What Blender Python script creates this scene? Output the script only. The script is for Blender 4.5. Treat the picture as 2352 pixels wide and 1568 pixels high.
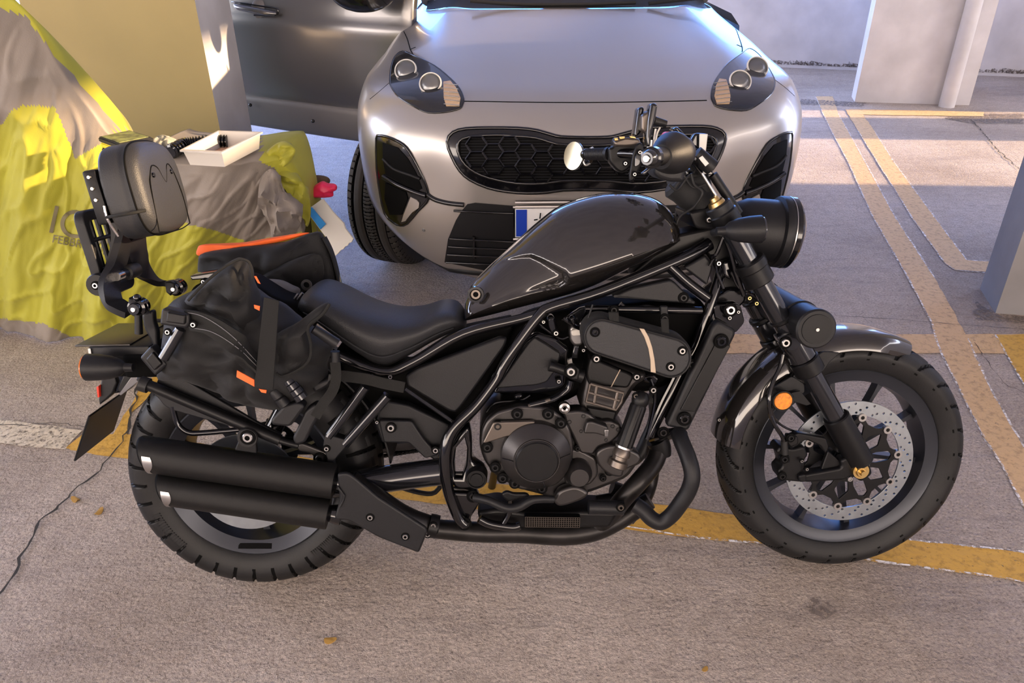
import bpy, bmesh, math, random
from mathutils import Vector, Matrix, Euler, noise
from mathutils.bvhtree import BVHTree
for o in list(bpy.data.objects): bpy.data.objects.remove(o)
SC = bpy.context.scene
COL = SC.collection
random.seed(7)
PI = math.pi

# ------------------------------------------------------------------ camera
FL, CAMH = 1751.1, 1.569
CB = Matrix(((0.999969, -0.007828, 0.0), (-0.003882, -0.495923, 0.868358), (-0.006797, -0.868331, -0.495938)))
cam_d = bpy.data.cameras.new('camera'); cam = bpy.data.objects.new('camera', cam_d); COL.objects.link(cam)
cam_d.sensor_width = 36; cam_d.lens = FL/2352*36; cam_d.clip_start = .05; cam_d.clip_end = 200
mw = Matrix.Identity(4)
for i in range(3):
    mw[i][0] = CB[i][0]; mw[i][1] = -CB[i][1]; mw[i][2] = -CB[i][2]
mw[2][3] = CAMH
cam.matrix_world = mw
SC.camera = cam

# ------------------------------------------------------------------ world, sun, exposure
SC.view_settings.view_transform = 'Standard'; SC.view_settings.look = 'None'
SC.view_settings.gamma = 1; SC.view_settings.use_curve_mapping = False
SC.view_settings.exposure = 1.58
SC.cycles.use_denoising = True
SC.cycles.max_bounces = 8
W = bpy.data.worlds.new('sky'); SC.world = W; W.use_nodes = True
nt = W.node_tree; nt.nodes.clear()
wo = nt.nodes.new('ShaderNodeOutputWorld'); bgd = nt.nodes.new('ShaderNodeBackground')
tc = nt.nodes.new('ShaderNodeTexCoord'); sx = nt.nodes.new('ShaderNodeSeparateXYZ')
nt.links.new(tc.outputs['Generated'], sx.inputs[0])
# horizontal direction: warm evening haze behind the camera, blue sky over the far parapet
rampy = nt.nodes.new('ShaderNodeValToRGB'); mr = nt.nodes.new('ShaderNodeMapRange')
mr.inputs[1].default_value = -1; mr.inputs[2].default_value = 1
nt.links.new(sx.outputs[1], mr.inputs[0]); nt.links.new(mr.outputs[0], rampy.inputs[0])
e = rampy.color_ramp.elements
e[0].position = 0.0; e[0].color = (.98, .80, .66, 1)
e[1].position = 1.0; e[1].color = (.12, .43, 1.35, 1)
m_ = e.new(.55); m_.color = (.82, .81, .86, 1)
rampz = nt.nodes.new('ShaderNodeValToRGB'); nt.links.new(sx.outputs[2], rampz.inputs[0])
e = rampz.color_ramp.elements
e[0].position = 0.0; e[0].color = (1.25, 1.25, 1.25, 1)
e[1].position = .9; e[1].color = (.55, .55, .55, 1)
mx = nt.nodes.new('ShaderNodeMix'); mx.data_type = 'RGBA'; mx.blend_type = 'MULTIPLY'; mx.inputs[0].default_value = 1
nt.links.new(rampy.outputs[0], mx.inputs[6]); nt.links.new(rampz.outputs[0], mx.inputs[7])
nt.links.new(mx.outputs[2], bgd.inputs[0]); bgd.inputs[1].default_value = WORLD_STRENGTH = 3.3
nt.links.new(bgd.outputs[0], wo.inputs[0])
sd = bpy.data.lights.new('sun', 'SUN'); sun = bpy.data.objects.new('sun', sd); COL.objects.link(sun)
sd.energy = 5.4; sd.angle = math.radians(1.2); sd.color = (1.0, .70, .42)
SUN_DIR = Vector((-1.0, .07, -.24)).normalized()
sun.rotation_euler = SUN_DIR.to_track_quat('-Z', 'Y').to_euler()
sun.location = (12, 0, 3)

# ------------------------------------------------------------------ pixel helpers (a pixel gives a sight line; depth comes from a real plane)
EYE = Vector((0, 0, CAMH))
def ray(p): return CB @ Vector(((p[0]-1176)/FL, (p[1]-784)/FL, 1))
def gz(p, z=0.0):
    d = ray(p); return EYE + d*((z-CAMH)/d.z)
def gy(p, y):
    d = ray(p); return EYE + d*(y/d.y)
BO = Vector((-.658, 1.487, 0))
_ps, _ph = math.radians(1.54), math.radians(14.4)
BF = Vector((math.cos(_ps), math.sin(_ps), 0)); _left = Vector((-math.sin(_ps), math.cos(_ps), 0))
BU = Vector((0, 0, 1))*math.cos(_ph) + _left*math.sin(_ph)
BL = BU.cross(BF)                                   # bike left, away from the camera
BM = Matrix.Identity(4)
for i in range(3):
    BM[i][0] = BF[i]; BM[i][1] = BL[i]; BM[i][2] = BU[i]; BM[i][3] = BO[i]
BMI = BM.inverted()
def b1(p, w):
    """sight line through p meets the plane w metres right of the bike's middle -> bike coordinates"""
    d = ray(p); n = -BL; t = ((BO-EYE).dot(n)+w)/d.dot(n); return BMI @ (EYE+d*t)
FR = dict(A=(0,280,2.6133), B=(150,640,2.6133), C=(950,640,2.6133), D=(1250,200,3.1354), E=(1600,640,2.3757), F=(780,0,2.1981),
          G=(0,0,2.6133), H=(1750,0,3.1362), I=(1620,760,2.8), J=(280,860,3.136), K=(1060,420,4.3556), L=(180,300,3.1367),
          M=(1280,220,4.612), N=(160,740,4.613), X=(0,0,1))
def fp(s):
    """'C 12,30 40,50' -> full-frame pixels"""
    f, *r = s.split(); ox, oy, k = FR[f]
    return [(ox+float(a.split(',')[0])/k, oy+float(a.split(',')[1])/k) for a in r]
def bp(s, w):
    q = fp(s)
    if not isinstance(w, (list, tuple)): w = [w]*len(q)
    return [b1(p, ww) for p, ww in zip(q, w)]

# ------------------------------------------------------------------ materials
def mat(name, col, rough=.5, metal=0, bump=0, bscale=200, var=0, vscale=6, coat=0, spec=.5, sheen=0, col2=None, trans=0, emis=None, detail=6):
    m = bpy.data.materials.new(name); m.use_nodes = True; n = m.node_tree; b = n.nodes['Principled BSDF']
    b.inputs['Base Color'].default_value = (*col, 1); b.inputs['Roughness'].default_value = rough; b.inputs['Metallic'].default_value = metal
    b.inputs['Coat Weight'].default_value = coat; b.inputs['Specular IOR Level'].default_value = spec; b.inputs['Coat Roughness'].default_value = .03
    b.inputs['Sheen Weight'].default_value = sheen; b.inputs['Transmission Weight'].default_value = trans
    if emis: b.inputs['Emission Color'].default_value = (*emis, 1); b.inputs['Emission Strength'].default_value = 1
    t = n.nodes.new('ShaderNodeTexCoord')
    if var:
        ns = n.nodes.new('ShaderNodeTexNoise'); ns.inputs['Scale'].default_value = vscale; ns.inputs['Detail'].default_value = detail
        r = n.nodes.new('ShaderNodeValToRGB'); n.links.new(t.outputs['Object'], ns.inputs['Vector']); n.links.new(ns.outputs['Fac'], r.inputs[0])
        c2 = col2 or tuple(c*(1-var) for c in col)
        r.color_ramp.elements[0].position = .3; r.color_ramp.elements[0].color = (*c2, 1)
        r.color_ramp.elements[1].position = .7; r.color_ramp.elements[1].color = (*col, 1)
        n.links.new(r.outputs[0], b.inputs['Base Color'])
    if bump:
        ns = n.nodes.new('ShaderNodeTexNoise'); ns.inputs['Scale'].default_value = bscale; ns.inputs['Detail'].default_value = 4
        bp_ = n.nodes.new('ShaderNodeBump'); bp_.inputs['Strength'].default_value = bump; bp_.inputs['Distance'].default_value = .002
        n.links.new(t.outputs['Object'], ns.inputs['Vector']); n.links.new(ns.outputs['Fac'], bp_.inputs['Height']); n.links.new(bp_.outputs[0], b.inputs['Normal'])
    return m
M = dict(
 gloss=mat('gloss_black_paint', (.003,.003,.004), .12, 0, coat=.3),
 tank=mat('gunmetal_black_paint', (.020,.018,.0175), .12, .25, coat=1.0),
 matte=mat('matte_black_metal', (.006,.006,.0068), .36, .2, bump=.15, bscale=900, spec=.28),
 satin=mat('satin_black_plastic', (.008,.0082,.0098), .44, 0, bump=.2, bscale=700, spec=.28),
 grey=mat('engine_dark_grey', (.058,.055,.055), .34, .85, bump=.1, bscale=900),
 bronze=mat('engine_bronze_grey', (.13,.11,.095), .34, .8),
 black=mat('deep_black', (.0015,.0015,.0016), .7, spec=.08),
 rubber=mat('tire_rubber', (.0135,.0133,.014), .5, 0, bump=.2, bscale=260, var=.4, vscale=9, spec=.28),
 rim=mat('rim_dark_grey', (.032,.035,.044), .34, .6),
 steel=mat('brushed_steel', (.46,.45,.44), .30, 1),
 disc=mat('disc_steel', (.36,.39,.42), .34, .9, var=.2, vscale=30),
 chrome=mat('chrome', (.75,.72,.68), .08, 1),
 gold=mat('gold_anodised', (.65,.45,.18), .3, 1),
 leather=mat('seat_leather', (.022,.0225,.025), .44, 0, bump=.35, bscale=420, spec=.28),
 fabric=mat('black_nylon', (.0065,.0065,.0072), .62, 0, bump=.4, bscale=900, sheen=.05, var=.3, vscale=12, spec=.28),
 web=mat('black_webbing', (.010,.010,.0095), .75, 0, bump=.6, bscale=1200, spec=.28),
 orange=mat('orange_cloth', (.85,.13,.02), .7),
 greyfab=mat('grey_cloth', (.15,.15,.16), .75),
 amber=mat('amber_reflector', (.90,.27,.01), .3, 0, var=.5, vscale=160, bump=.5, bscale=500, detail=2),
 amberg=mat('amber_lens', (.5,.12,.01), .15),
 muffler=mat('black_muffler_coat', (.0065,.0062,.0062), .40, .1, bump=.35, bscale=1500, spec=.28),
 strut=mat('dark_satin_tube', (.016,.017,.021), .16, .5, coat=.6),
 tan=mat('tan_stripe', (.42,.33,.24), .5),
 glass=mat('dark_glass', (.02,.02,.025), .05, 0, coat=1),
 red=mat('red_switch', (.6,.03,.01), .4),
 mirror=mat('mirror_glass', (.42,.36,.24), .10, 1),
 pipe=mat('header_pipe', (.03,.028,.028), .36, .7, var=.5, vscale=20),
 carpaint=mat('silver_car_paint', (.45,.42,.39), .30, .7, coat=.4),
 cargrey=mat('grey_shaded_silver', (.17,.165,.165), .28, .8, coat=.3),  # grey parts; on the door, body silver darkened for shade and reflections
 carblack=mat('gloss_black_trim', (.003,.003,.004), .12, 0, coat=.4),
 carplastic=mat('rough_black_plastic', (.008,.008,.009), .55, spec=.28),
 lamp=mat('lamp_housing', (.02,.02,.022), .14, .3, coat=.7),
 lens=mat('lamp_lens_chrome', (.30,.30,.30), .22, .6), ring=mat('lamp_ring', (.6,.58,.55), .3),
 stripe=mat('amber_lamp_stripes', (.60,.42,.26), .3, .3),
 white=mat('white_plate', (.75,.74,.72), .4),
 blue=mat('blue_plate_band', (.004,.045,.42), .4),
 yellow=mat('yellow_cover_cloth', (.40,.385,.03), .6, 0, bump=.25, bscale=300, var=.22, vscale=4, sheen=.1),
 greycov=mat('grey_cover_cloth', (.25,.215,.185), .62, .1, bump=.3, bscale=260, var=.3, vscale=5, sheen=.1),
 print=mat('cover_print', (.15,.13,.07), .7),
 plastic=mat('white_plastic', (.60,.57,.52), .35),
 paper=mat('white_card', (.66,.63,.56), .7),
 pink=mat('pink_plastic', (.95,.03,.13), .35),
 bluec=mat('blue_card', (.03,.30,.75), .6),
 brown=mat('brown_card', (.12,.08,.05), .8),
 casey=mat('yellow_case_rim', (.72,.55,.02), .4),
 caseg=mat('green_printed_card', (.30,.33,.10), .5, var=.8, vscale=40, col2=(.05,.05,.03)),
 glovef=mat('glove_cloth', (.42,.42,.36), .85, var=.6, vscale=40),
 leaf=mat('dry_yellow_leaf', (.45,.26,.06), .6),
 pillar=mat('yellow_bounce_concrete', (.34,.265,.11), .75, 0, bump=.25, bscale=30, var=.12, vscale=2.5),  # yellow bounce from the cover put into the pillar's front-face colour
 liner=mat('pink_tray_liner', (.55,.33,.22), .6),
 greywall=mat('grey_concrete', (.27,.26,.265), .8, 0, bump=.5, bscale=22, var=.25, vscale=3.5),
 whitewall=mat('white_painted_concrete', (.64,.615,.62), .8, 0, bump=.5, bscale=22, var=.22, vscale=3.5),
 tanwall=mat('tan_render', (.42,.34,.27), .85),
)

# ------------------------------------------------------------------ mesh helpers
def link(o, parent=None, m=None):
    COL.objects.link(o)
    if parent is not None: o.parent = parent
    if m is not None:
        for q in (m if isinstance(m, (list, tuple)) else [m]): o.data.materials.append(M[q] if isinstance(q, str) else q)
    return o
def fin(name, me, m, parent=None, sharp=35):
    me.shade_smooth(); me.set_sharp_from_angle(angle=math.radians(sharp))
    return link(bpy.data.objects.new(name, me), parent, m)
def obj(name, bm, m, parent=None, sharp=35):
    me = bpy.data.meshes.new(name); bmesh.ops.recalc_face_normals(bm, faces=bm.faces); bm.to_mesh(me); bm.free()
    return fin(name, me, m, parent, sharp)
def thing(name, label, cat, matrix=None, group=None):
    o = bpy.data.objects.new(name, None); COL.objects.link(o); o.empty_display_size = .1
    if matrix is not None: o.matrix_world = matrix
    o['label'] = label; o['category'] = cat
    if group: o['group'] = group
    return o
def tag(o, label, cat, group=None):
    o['label'] = label; o['category'] = cat
    if group: o['group'] = group
    return o
def struct(name, bm, m, sharp=35):
    o = obj(name, bm, m, None, sharp); o['kind'] = 'structure'; return o
NB = bmesh.new
def spline(pts, n=6, cyc=False):
    pts = [Vector(p) for p in pts]; N = len(pts)
    if N < 3: return pts
    out = []
    rng = range(N if cyc else N-1)
    for i in rng:
        g = (lambda j: pts[j % N]) if cyc else (lambda j: pts[max(0, min(N-1, j))])
        p0, p1, p2, p3 = g(i-1), g(i), g(i+1), g(i+2)
        for k in range(n):
            t = k/n
            out.append(.5*((2*p1)+(-p0+p2)*t+(2*p0-5*p1+4*p2-p3)*t*t+(-p0+3*p1-3*p2+p3)*t**3))
    if not cyc: out.append(pts[-1])
    return out
def rings(bm, loops, cap=True, cyc=False, mi=0, closed=True):
    vs = [[bm.verts.new(p) for p in l] for l in loops]; n = len(loops[0]); R = len(loops)
    for i in range(R if cyc else R-1):
        a, b = vs[i], vs[(i+1) % R]
        for j in range(n if closed else n-1):
            k = (j+1) % n
            try:
                f = bm.faces.new((a[j], a[k], b[k], b[j])); f.material_index = mi
            except ValueError: pass
    if cap and not cyc and closed:
        for l in (vs[0][::-1], vs[-1]):
            try: bm.faces.new(l)
            except ValueError: pass
    return vs
def tube(bm, pts, r, seg=12, sm=0, cyc=False, flat=1.0, up=None):
    pts = [Vector(p) for p in pts]
    if isinstance(r, (list, tuple)): rl = list(r)
    else: rl = [r]*len(pts)
    if sm and len(pts) > 2:
        q = spline([(*p, ) for p in pts], sm, cyc); ri = []
        N = len(pts)
        for i in range(len(q)):
            t = i/sm; k = int(t); f = t-k; ri.append(rl[k % N]*(1-f)+rl[(k+1) % N if cyc else min(k+1, N-1)]*f)
        pts, rl = q, ri
    N = len(pts); loops = []; nrm = None
    for i in range(N):
        if cyc: d = pts[(i+1) % N]-pts[i-1]
        else: d = pts[min(i+1, N-1)]-pts[max(i-1, 0)]
        d.normalize()
        if nrm is None:
            ref = Vector(up) if up is not None else (Vector((0, 0, 1)) if abs(d.z) < .9 else Vector((1, 0, 0)))
            nrm = (ref-d*ref.dot(d)).normalized()
        else:
            if up is not None: nrm = Vector(up)
            nrm = (nrm-d*nrm.dot(d)).normalized()
        s = d.cross(nrm)
        loops.append([pts[i]+(nrm*math.cos(a)*flat+s*math.sin(a))*rl[i] for a in (2*PI*k/seg for k in range(seg))])
    rings(bm, loops, True, cyc)
def strap(bm, pts, wid, th, up, sm=6):
    """rectangular-section band; up = direction of its width"""
    pts = spline(pts, sm) if sm and len(pts) > 2 else [Vector(p) for p in pts]
    loops = []; N = len(pts); ups = up if isinstance(up, list) else None
    for i in range(N):
        d = (pts[min(i+1, N-1)]-pts[max(i-1, 0)]).normalized()
        if ups: u0 = Vector(ups[0]).lerp(Vector(ups[1]), i/(N-1))
        else: u0 = Vector(up)
        u = (u0-d*u0.dot(d)).normalized(); s = d.cross(u)
        w_ = wid if not callable(wid) else wid(i/(N-1))
        loops.append([pts[i]+u*a*w_/2+s*b*th/2 for a, b in ((-1,-1),(1,-1),(1,1),(-1,1))])
    rings(bm, loops)
def lathe(bm, prof, org=(0,0,0), axis=(0,1,0), seg=48, a0=0, a1=2*PI, ref=None, fn=None):
    ax = Vector(axis).normalized(); r0 = Vector(ref) if ref else (Vector((1,0,0)) if abs(ax.x) < .9 else Vector((0,0,1)))
    u = (r0-ax*r0.dot(ax)).normalized(); v = ax.cross(u); org = Vector(org)
    full = abs(a1-a0-2*PI) < 1e-6; n = seg if full else seg+1; loops = []
    for i in range(n):
        a = a0+(a1-a0)*i/seg
        l = []
        for r, t in prof:
            rr = r+(fn(a, r, t) if fn else 0)
            l.append(org+ax*t+(u*math.cos(a)+v*math.sin(a))*rr)
        loops.append(l)
    vs = [[bm.verts.new(p) for p in l] for l in loops]
    for i in range(n if full else n-1):
        a, b = vs[i], vs[(i+1) % n]
        for j in range(len(prof)-1):
            try: bm.faces.new((a[j], a[j+1], b[j+1], b[j]))
            except ValueError: pass
    bmesh.ops.remove_doubles(bm, verts=[x for l in vs for x in l], dist=1e-6)
def box(bm, c, s, R=None, bev=0):
    r = bmesh.ops.create_cube(bm, size=1); vs = r['verts']
    mtx = Matrix.Translation(Vector(c)) @ (R.to_4x4() if R is not None else Matrix.Identity(4)) @ Matrix.Diagonal((*s, 1))
    bmesh.ops.transform(bm, matrix=mtx, verts=vs)
    if bev:
        es = list({e for v in vs for e in v.link_edges}); bmesh.ops.bevel(bm, geom=es, offset=bev, segments=2, affect='EDGES', profile=.5)
def ball(bm, c, s, R=None, u=16, v=10):
    r = bmesh.ops.create_uvsphere(bm, u_segments=u, v_segments=v, radius=1)
    s = (s, s, s) if not isinstance(s, (tuple, list)) else s
    bmesh.ops.transform(bm, matrix=Matrix.Translation(Vector(c)) @ (R.to_4x4() if R is not None else Matrix.Identity(4)) @ Matrix.Diagonal((*s, 1)), verts=r['verts'])
def sheet_me(outlines, half, bev=.002, res=2):
    """flat plate from 2D outlines (first outer, rest holes) -> mesh in XY, thickness along Z"""
    cu = bpy.data.curves.new('t', 'CURVE'); cu.dimensions = '2D'; cu.fill_mode = 'BOTH'
    cu.extrude = max(half-bev, .0001); cu.bevel_depth = bev; cu.bevel_resolution = res; cu.offset = -bev
    for o in outlines:
        s = cu.splines.new('POLY'); s.points.add(len(o)-1)
        for i, p in enumerate(o): s.points[i].co = (p[0], p[1], 0, 1)
        s.use_cyclic_u = True
    ob = bpy.data.objects.new('t', cu); COL.objects.link(ob)
    dg = bpy.context.evaluated_depsgraph_get(); dg.update()
    me = bpy.data.meshes.new_from_object(ob.evaluated_get(dg)); bpy.data.objects.remove(ob); bpy.data.curves.remove(cu)
    return me
def rnd(p, r, n=4):
    """round the corners of a 2D polygon"""
    out = []; N = len(p); p = [Vector((q[0], q[1])) for q in p]
    for i in range(N):
        a, b, c = p[i-1], p[i], p[(i+1) % N]; d1 = (a-b); d2 = (c-b)
        k = min(r, d1.length*.45, d2.length*.45); s = b+d1.normalized()*k; e_ = b+d2.normalized()*k
        for j in range(n+1):
            t = j/n; out.append((1-t)**2*s+2*t*(1-t)*b+t*t*e_)
    return out
def plate(name, s, w, th, m, parent, bev=.002, rad=0, holes=(), smooth=0, sharp=40, raw=None):
    """plate in a plane parallel to the bike's middle plane; outline traced at its outer face (w), thickness goes inwards"""
    q = raw if raw else bp(s, w); pts = [(v.x, v.z) for v in q]
    if smooth: pts = [(v.x, v.y) for v in spline([(a, b, 0) for a, b in pts], smooth, True)]
    if rad: pts = [(v.x, v.y) for v in rnd(pts, rad)]
    outs = [pts]+[[(v.x, v.z) for v in (bp(h, w) if isinstance(h, str) else h)] for h in holes]
    me = sheet_me(outs, th/2, bev)
    me.transform(Matrix(((1,0,0,0),(0,0,-1,-w+th/2),(0,1,0,0),(0,0,0,1))))
    return fin(name, me, m, parent, sharp)
def circ(cx, cz, r, n=24, ph=0, e=1): return [Vector((cx+r*math.cos(2*PI*i/n+ph), 0, cz+e*r*math.sin(2*PI*i/n+ph))) for i in range(n)]
def bolt(name, p, r, w, m, parent, h=.006, hexr=.5):
    c = b1(p, w); bm = NB()
    lathe(bm, [(0, .004), (r*hexr, .004), (r*hexr, 0), (r*.85, 0), (r, .002), (r, h), (0, h)], (c.x, -w-.001, c.z), (0, 1, 0), 14)
    lathe(bm, [(r, h*.4), (r*1.45, h*.4+.0005), (r*1.5, h*.4+.003)], (c.x, -w-.001, c.z), (0, 1, 0), 18)
    for f in bm.faces:
        q = f.calc_center_median(); d = math.hypot(q.x-c.x, q.z-c.z)
        if d < r*hexr*1.01 or d > r*1.02: f.material_index = 1
    return obj(name, bm, [m, 'black'], parent, 30)
def lin(bm, a, b, r, seg=16, r2=None):
    tube(bm, [a, b], [r, r2 if r2 is not None else r], seg)

# ------------------------------------------------------------------ setting
def poly_ground(bm, px, z, sub=0):
    vs = [bm.verts.new(gz(p, z)) for p in px]; f = bm.faces.new(vs)
    if f.normal.z < 0: f.normal_flip()
def concrete():
    m = bpy.data.materials.new('worn_concrete_floor'); m.use_nodes = True; n = m.node_tree; b = n.nodes['Principled BSDF']; L = n.links
    t = n.nodes.new('ShaderNodeTexCoord')
    def N(scale, det=6, sx_=1, sy_=1, dist=0, rough=.5):
        mp = n.nodes.new('ShaderNodeMapping'); mp.inputs['Scale'].default_value = (sx_, sy_, 1); L.new(t.outputs['Object'], mp.inputs[0])
        q = n.nodes.new('ShaderNodeTexNoise'); q.inputs['Scale'].default_value = scale; q.inputs['Detail'].default_value = det
        q.inputs['Distortion'].default_value = dist; q.inputs['Roughness'].default_value = rough; L.new(mp.outputs[0], q.inputs['Vector']); return q.outputs['Fac']
    def R(src, stops):
        r = n.nodes.new('ShaderNodeValToRGB'); L.new(src, r.inputs[0]); els = r.color_ramp.elements
        els[0].position, els[0].color = stops[0][0], (*stops[0][1], 1); els[1].position, els[1].color = stops[-1][0], (*stops[-1][1], 1)
        for p, c in stops[1:-1]: k = els.new(p); k.color = (*c, 1)
        return r.outputs[0]
    def X(a, b_, mode='MULTIPLY', f=1):
        x = n.nodes.new('ShaderNodeMix'); x.data_type = 'RGBA'; x.blend_type = mode
        if isinstance(f, float) or isinstance(f, int): x.inputs[0].default_value = f
        else: L.new(f, x.inputs[0])
        L.new(a, x.inputs[6]); L.new(b_, x.inputs[7]); return x.outputs[2]
    base = R(N(1.1, 4), [(.3, (.35,.285,.235)), (.5, (.465,.395,.34)), (.7, (.55,.475,.415))])
    speck = R(N(115, 4, rough=.8), [(.33, (.30,.28,.27)), (.43, (.82,.82,.82)), (.55, (1,1,1)), (.68, (1.4,1.36,1.32))])
    mid = R(N(22, 8, 1, 1, 0, .7), [(.3, (.82,.80,.78)), (.6, (1.05,1.05,1.05))])
    streak = R(N(5, 8, .35, 2.2, 1.0, .75), [(.33, (.66,.66,.70)), (.47, (1,1,1)), (.8, (1.06,1.05,1.03))])
    c = X(X(X(base, speck), mid), streak, 'MULTIPLY', .55)
    L.new(c, b.inputs['Base Color']); b.inputs['Roughness'].default_value = .82
    bu = n.nodes.new('ShaderNodeBump'); bu.inputs['Strength'].default_value = 1.0; bu.inputs['Distance'].default_value = .012
    ad = n.nodes.new('ShaderNodeMath'); ad.operation = 'ADD'; L.new(N(75, 5, rough=.65), ad.inputs[0]); L.new(N(9, 7, .6, 1.6, .6, .7), ad.inputs[1])
    L.new(ad.outputs[0], bu.inputs['Height']); L.new(bu.outputs[0], b.inputs['Normal'])
    return m
M['floor'] = concrete()
def paint(name, col, edge=False, fade=.5):
    m = bpy.data.materials.new(name); m.use_nodes = True; n = m.node_tree; b = n.nodes['Principled BSDF']; L = n.links
    t = n.nodes.new('ShaderNodeTexCoord'); q = n.nodes.new('ShaderNodeTexNoise'); q.inputs['Scale'].default_value = 38; q.inputs['Detail'].default_value = 8; q.inputs['Roughness'].default_value = .7
    L.new(t.outputs['Object'], q.inputs['Vector']); r = n.nodes.new('ShaderNodeValToRGB'); L.new(q.outputs['Fac'], r.inputs[0])
    r.color_ramp.elements[0].position = .34; r.color_ramp.elements[0].color = (*[c*.62 for c in col], 1)
    r.color_ramp.elements[1].position = .5; r.color_ramp.elements[1].color = (*col, 1)
    L.new(r.outputs[0], b.inputs['Base Color']); b.inputs['Roughness'].default_value = .7
    q2 = n.nodes.new('ShaderNodeTexNoise'); q2.inputs['Scale'].default_value = 60; q2.inputs['Detail'].default_value = 8; q2.inputs['Roughness'].default_value = .75; L.new(t.outputs['Object'], q2.inputs['Vector'])
    r2 = n.nodes.new('ShaderNodeValToRGB'); L.new(q2.outputs['Fac'], r2.inputs[0])
    r2.color_ramp.elements[0].position = fade-.16; r2.color_ramp.elements[0].color = (0,0,0,1); r2.color_ramp.elements[1].position = fade-.06; r2.color_ramp.elements[1].color = (1,1,1,1)
    L.new(r2.outputs[0], b.inputs['Alpha'])
    bu = n.nodes.new('ShaderNodeBump'); bu.inputs['Strength'].default_value = .6; bu.inputs['Distance'].default_value = .004; q3 = n.nodes.new('ShaderNodeTexNoise'); q3.inputs['Scale'].default_value = 70
    L.new(t.outputs['Object'], q3.inputs['Vector']); L.new(q3.outputs['Fac'], bu.inputs['Height']); L.new(bu.outputs[0], b.inputs['Normal'])
    return m
M['line'] = paint('ochre_line_paint', (.58,.335,.055), fade=.46)
M['pale'] = paint('faded_tan_line_paint', (.60,.40,.20), fade=.46)
M['old'] = paint('old_overpainted_line', (.60,.52,.40), fade=.55)
M['wedge'] = paint('white_line_edge', (.85,.82,.80), fade=.62)
M['crack'] = mat('dark_crack', (.03,.026,.022), .9)
M['stain'] = paint('dark_floor_stain', (.16,.13,.115), fade=.62)

bm = NB(); 
g = 14
vs = [bm.verts.new(p) for p in ((-14,-6,0),(7.2,-6,0),(7.2,12.2,0),(-14,12.2,0))]; bm.faces.new(vs)
vs2 = [bm.verts.new((v.co.x, v.co.y, -.25)) for v in vs]; bm.faces.new(vs2[::-1])
for i in range(4): bm.faces.new((vs[i], vs2[i], vs2[(i+1) % 4], vs[(i+1) % 4]))
struct('floor', bm, 'floor')

def jag(px, amp, step):
    """walk a pixel polygon on the ground with slightly ragged edges"""
    out = []
    P = [gz(p) for p in px]; N = len(P)
    for i in range(N):
        a, b = P[i], P[(i+1) % N]; k = max(1, int((b-a).length/step))
        for j in range(k):
            q = a.lerp(b, j/k)
            if j: q = q+Vector((random.uniform(-amp, amp), random.uniform(-amp, amp), 0))
            out.append(q)
    return out
def marking(s, m, z, amp=.004, step=.05, name='floor_marking'):
    bm = NB(); pts = jag(fp(s) if isinstance(s, str) else s, amp, step)
    vs = [bm.verts.new((p.x, p.y, z)) for p in pts]; f = bm.faces.new(vs); bmesh.ops.triangulate(bm, faces=[f])
    return struct(name, bm, m)
LINES = [
 ('X 190,997 305,998 960,1087 1600,1171 2088,1241 2300,1263 2420,1278 2420,1346 2352,1338 2300,1328 1970,1284 1760,1250 1600,1236 960,1151 301,1055 253,1049 160,1034', 'line'),
 ('X 150,1030 190,998 260,998 330,880 400,840 430,870 346,908 300,950 292,1000 240,1048', 'line'),
 ('X 1560,769 2440,768 2440,813 1560,812', 'pale'),
 ('X 1873,222 1913,222 1925,261 1948,301 1984,367 2056,500 2147,640 2223,779 2273,892 2330,990 2420,1150 2420,1290 2352,1168 2300,1069 2257,1002 2206,901 2156,800 2139,741 2086,640 2005,500 1948,373 1909,301 1887,255', 'pale'),
 ('X 1941,252 1973,252 2008,301 2053,373 2107,446 2152,507 2220,598 2300,603 2300,627 2193,621 2170,606 2094,500 2069,459 2015,373 1970,301', 'pale'),
 ('X 2285,770 2440,770 2440,1010 2352,885', 'line'),
 ('X 1950,251 2260,258 2260,268 1950,264', 'pale'),  # tan strip painted along the far band of sunlight
 ('X -60,960 60,972 190,990 150,1034 60,1028 -60,1010', 'old'),
]
for i, (s, m) in enumerate(LINES): marking(s, m, .0020+.00035*i)
def edge_strip(s, wid):
    P = [gz(p) for p in fp(s)]; bm = NB(); Q = []
    for i in range(len(P)-1):
        k = max(1, int((P[i+1]-P[i]).length/.03))
        for j in range(k): Q.append(P[i].lerp(P[i+1], j/k))
    Q.append(P[-1]); A = []; B = []
    for i, q in enumerate(Q):
        d = (Q[min(i+1, len(Q)-1)]-Q[max(i-1, 0)]).normalized(); nrm = Vector((-d.y, d.x, 0))
        A.append(bm.verts.new((*(q+nrm*wid*random.uniform(.3, 1)).xy, .004))); B.append(bm.verts.new((*(q-nrm*wid*random.uniform(.3, 1)).xy, .004)))
    for i in range(len(Q)-1): bm.faces.new((A[i], A[i+1], B[i+1], B[i]))
    return bm
for s in ('X 1873,222 1887,255 1909,301 1948,373 2005,500 2086,640 2139,741 2156,800 2206,901 2257,1002 2300,1069 2352,1168',
          'X 1925,261 1948,301 1984,367 2056,500 2147,640', 'X 2223,779 2273,892 2330,990 2352,1030', 'X 1970,301 2015,373 2069,459 2094,500 2170,606 2193,621 2262,627',
          'X 2008,301 2053,373 2107,446 2152,507 2220,598 2275,602', 'X 2088,1241 2300,1263 2352,1270', 'X 1970,1284 2300,1328 2352,1338', 'X 1404,1205 1600,1236 1760,1250',
          'X 2285,770 2352,885'):
    struct('floor_marking', edge_strip(s, .006), 'wedge')
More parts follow.
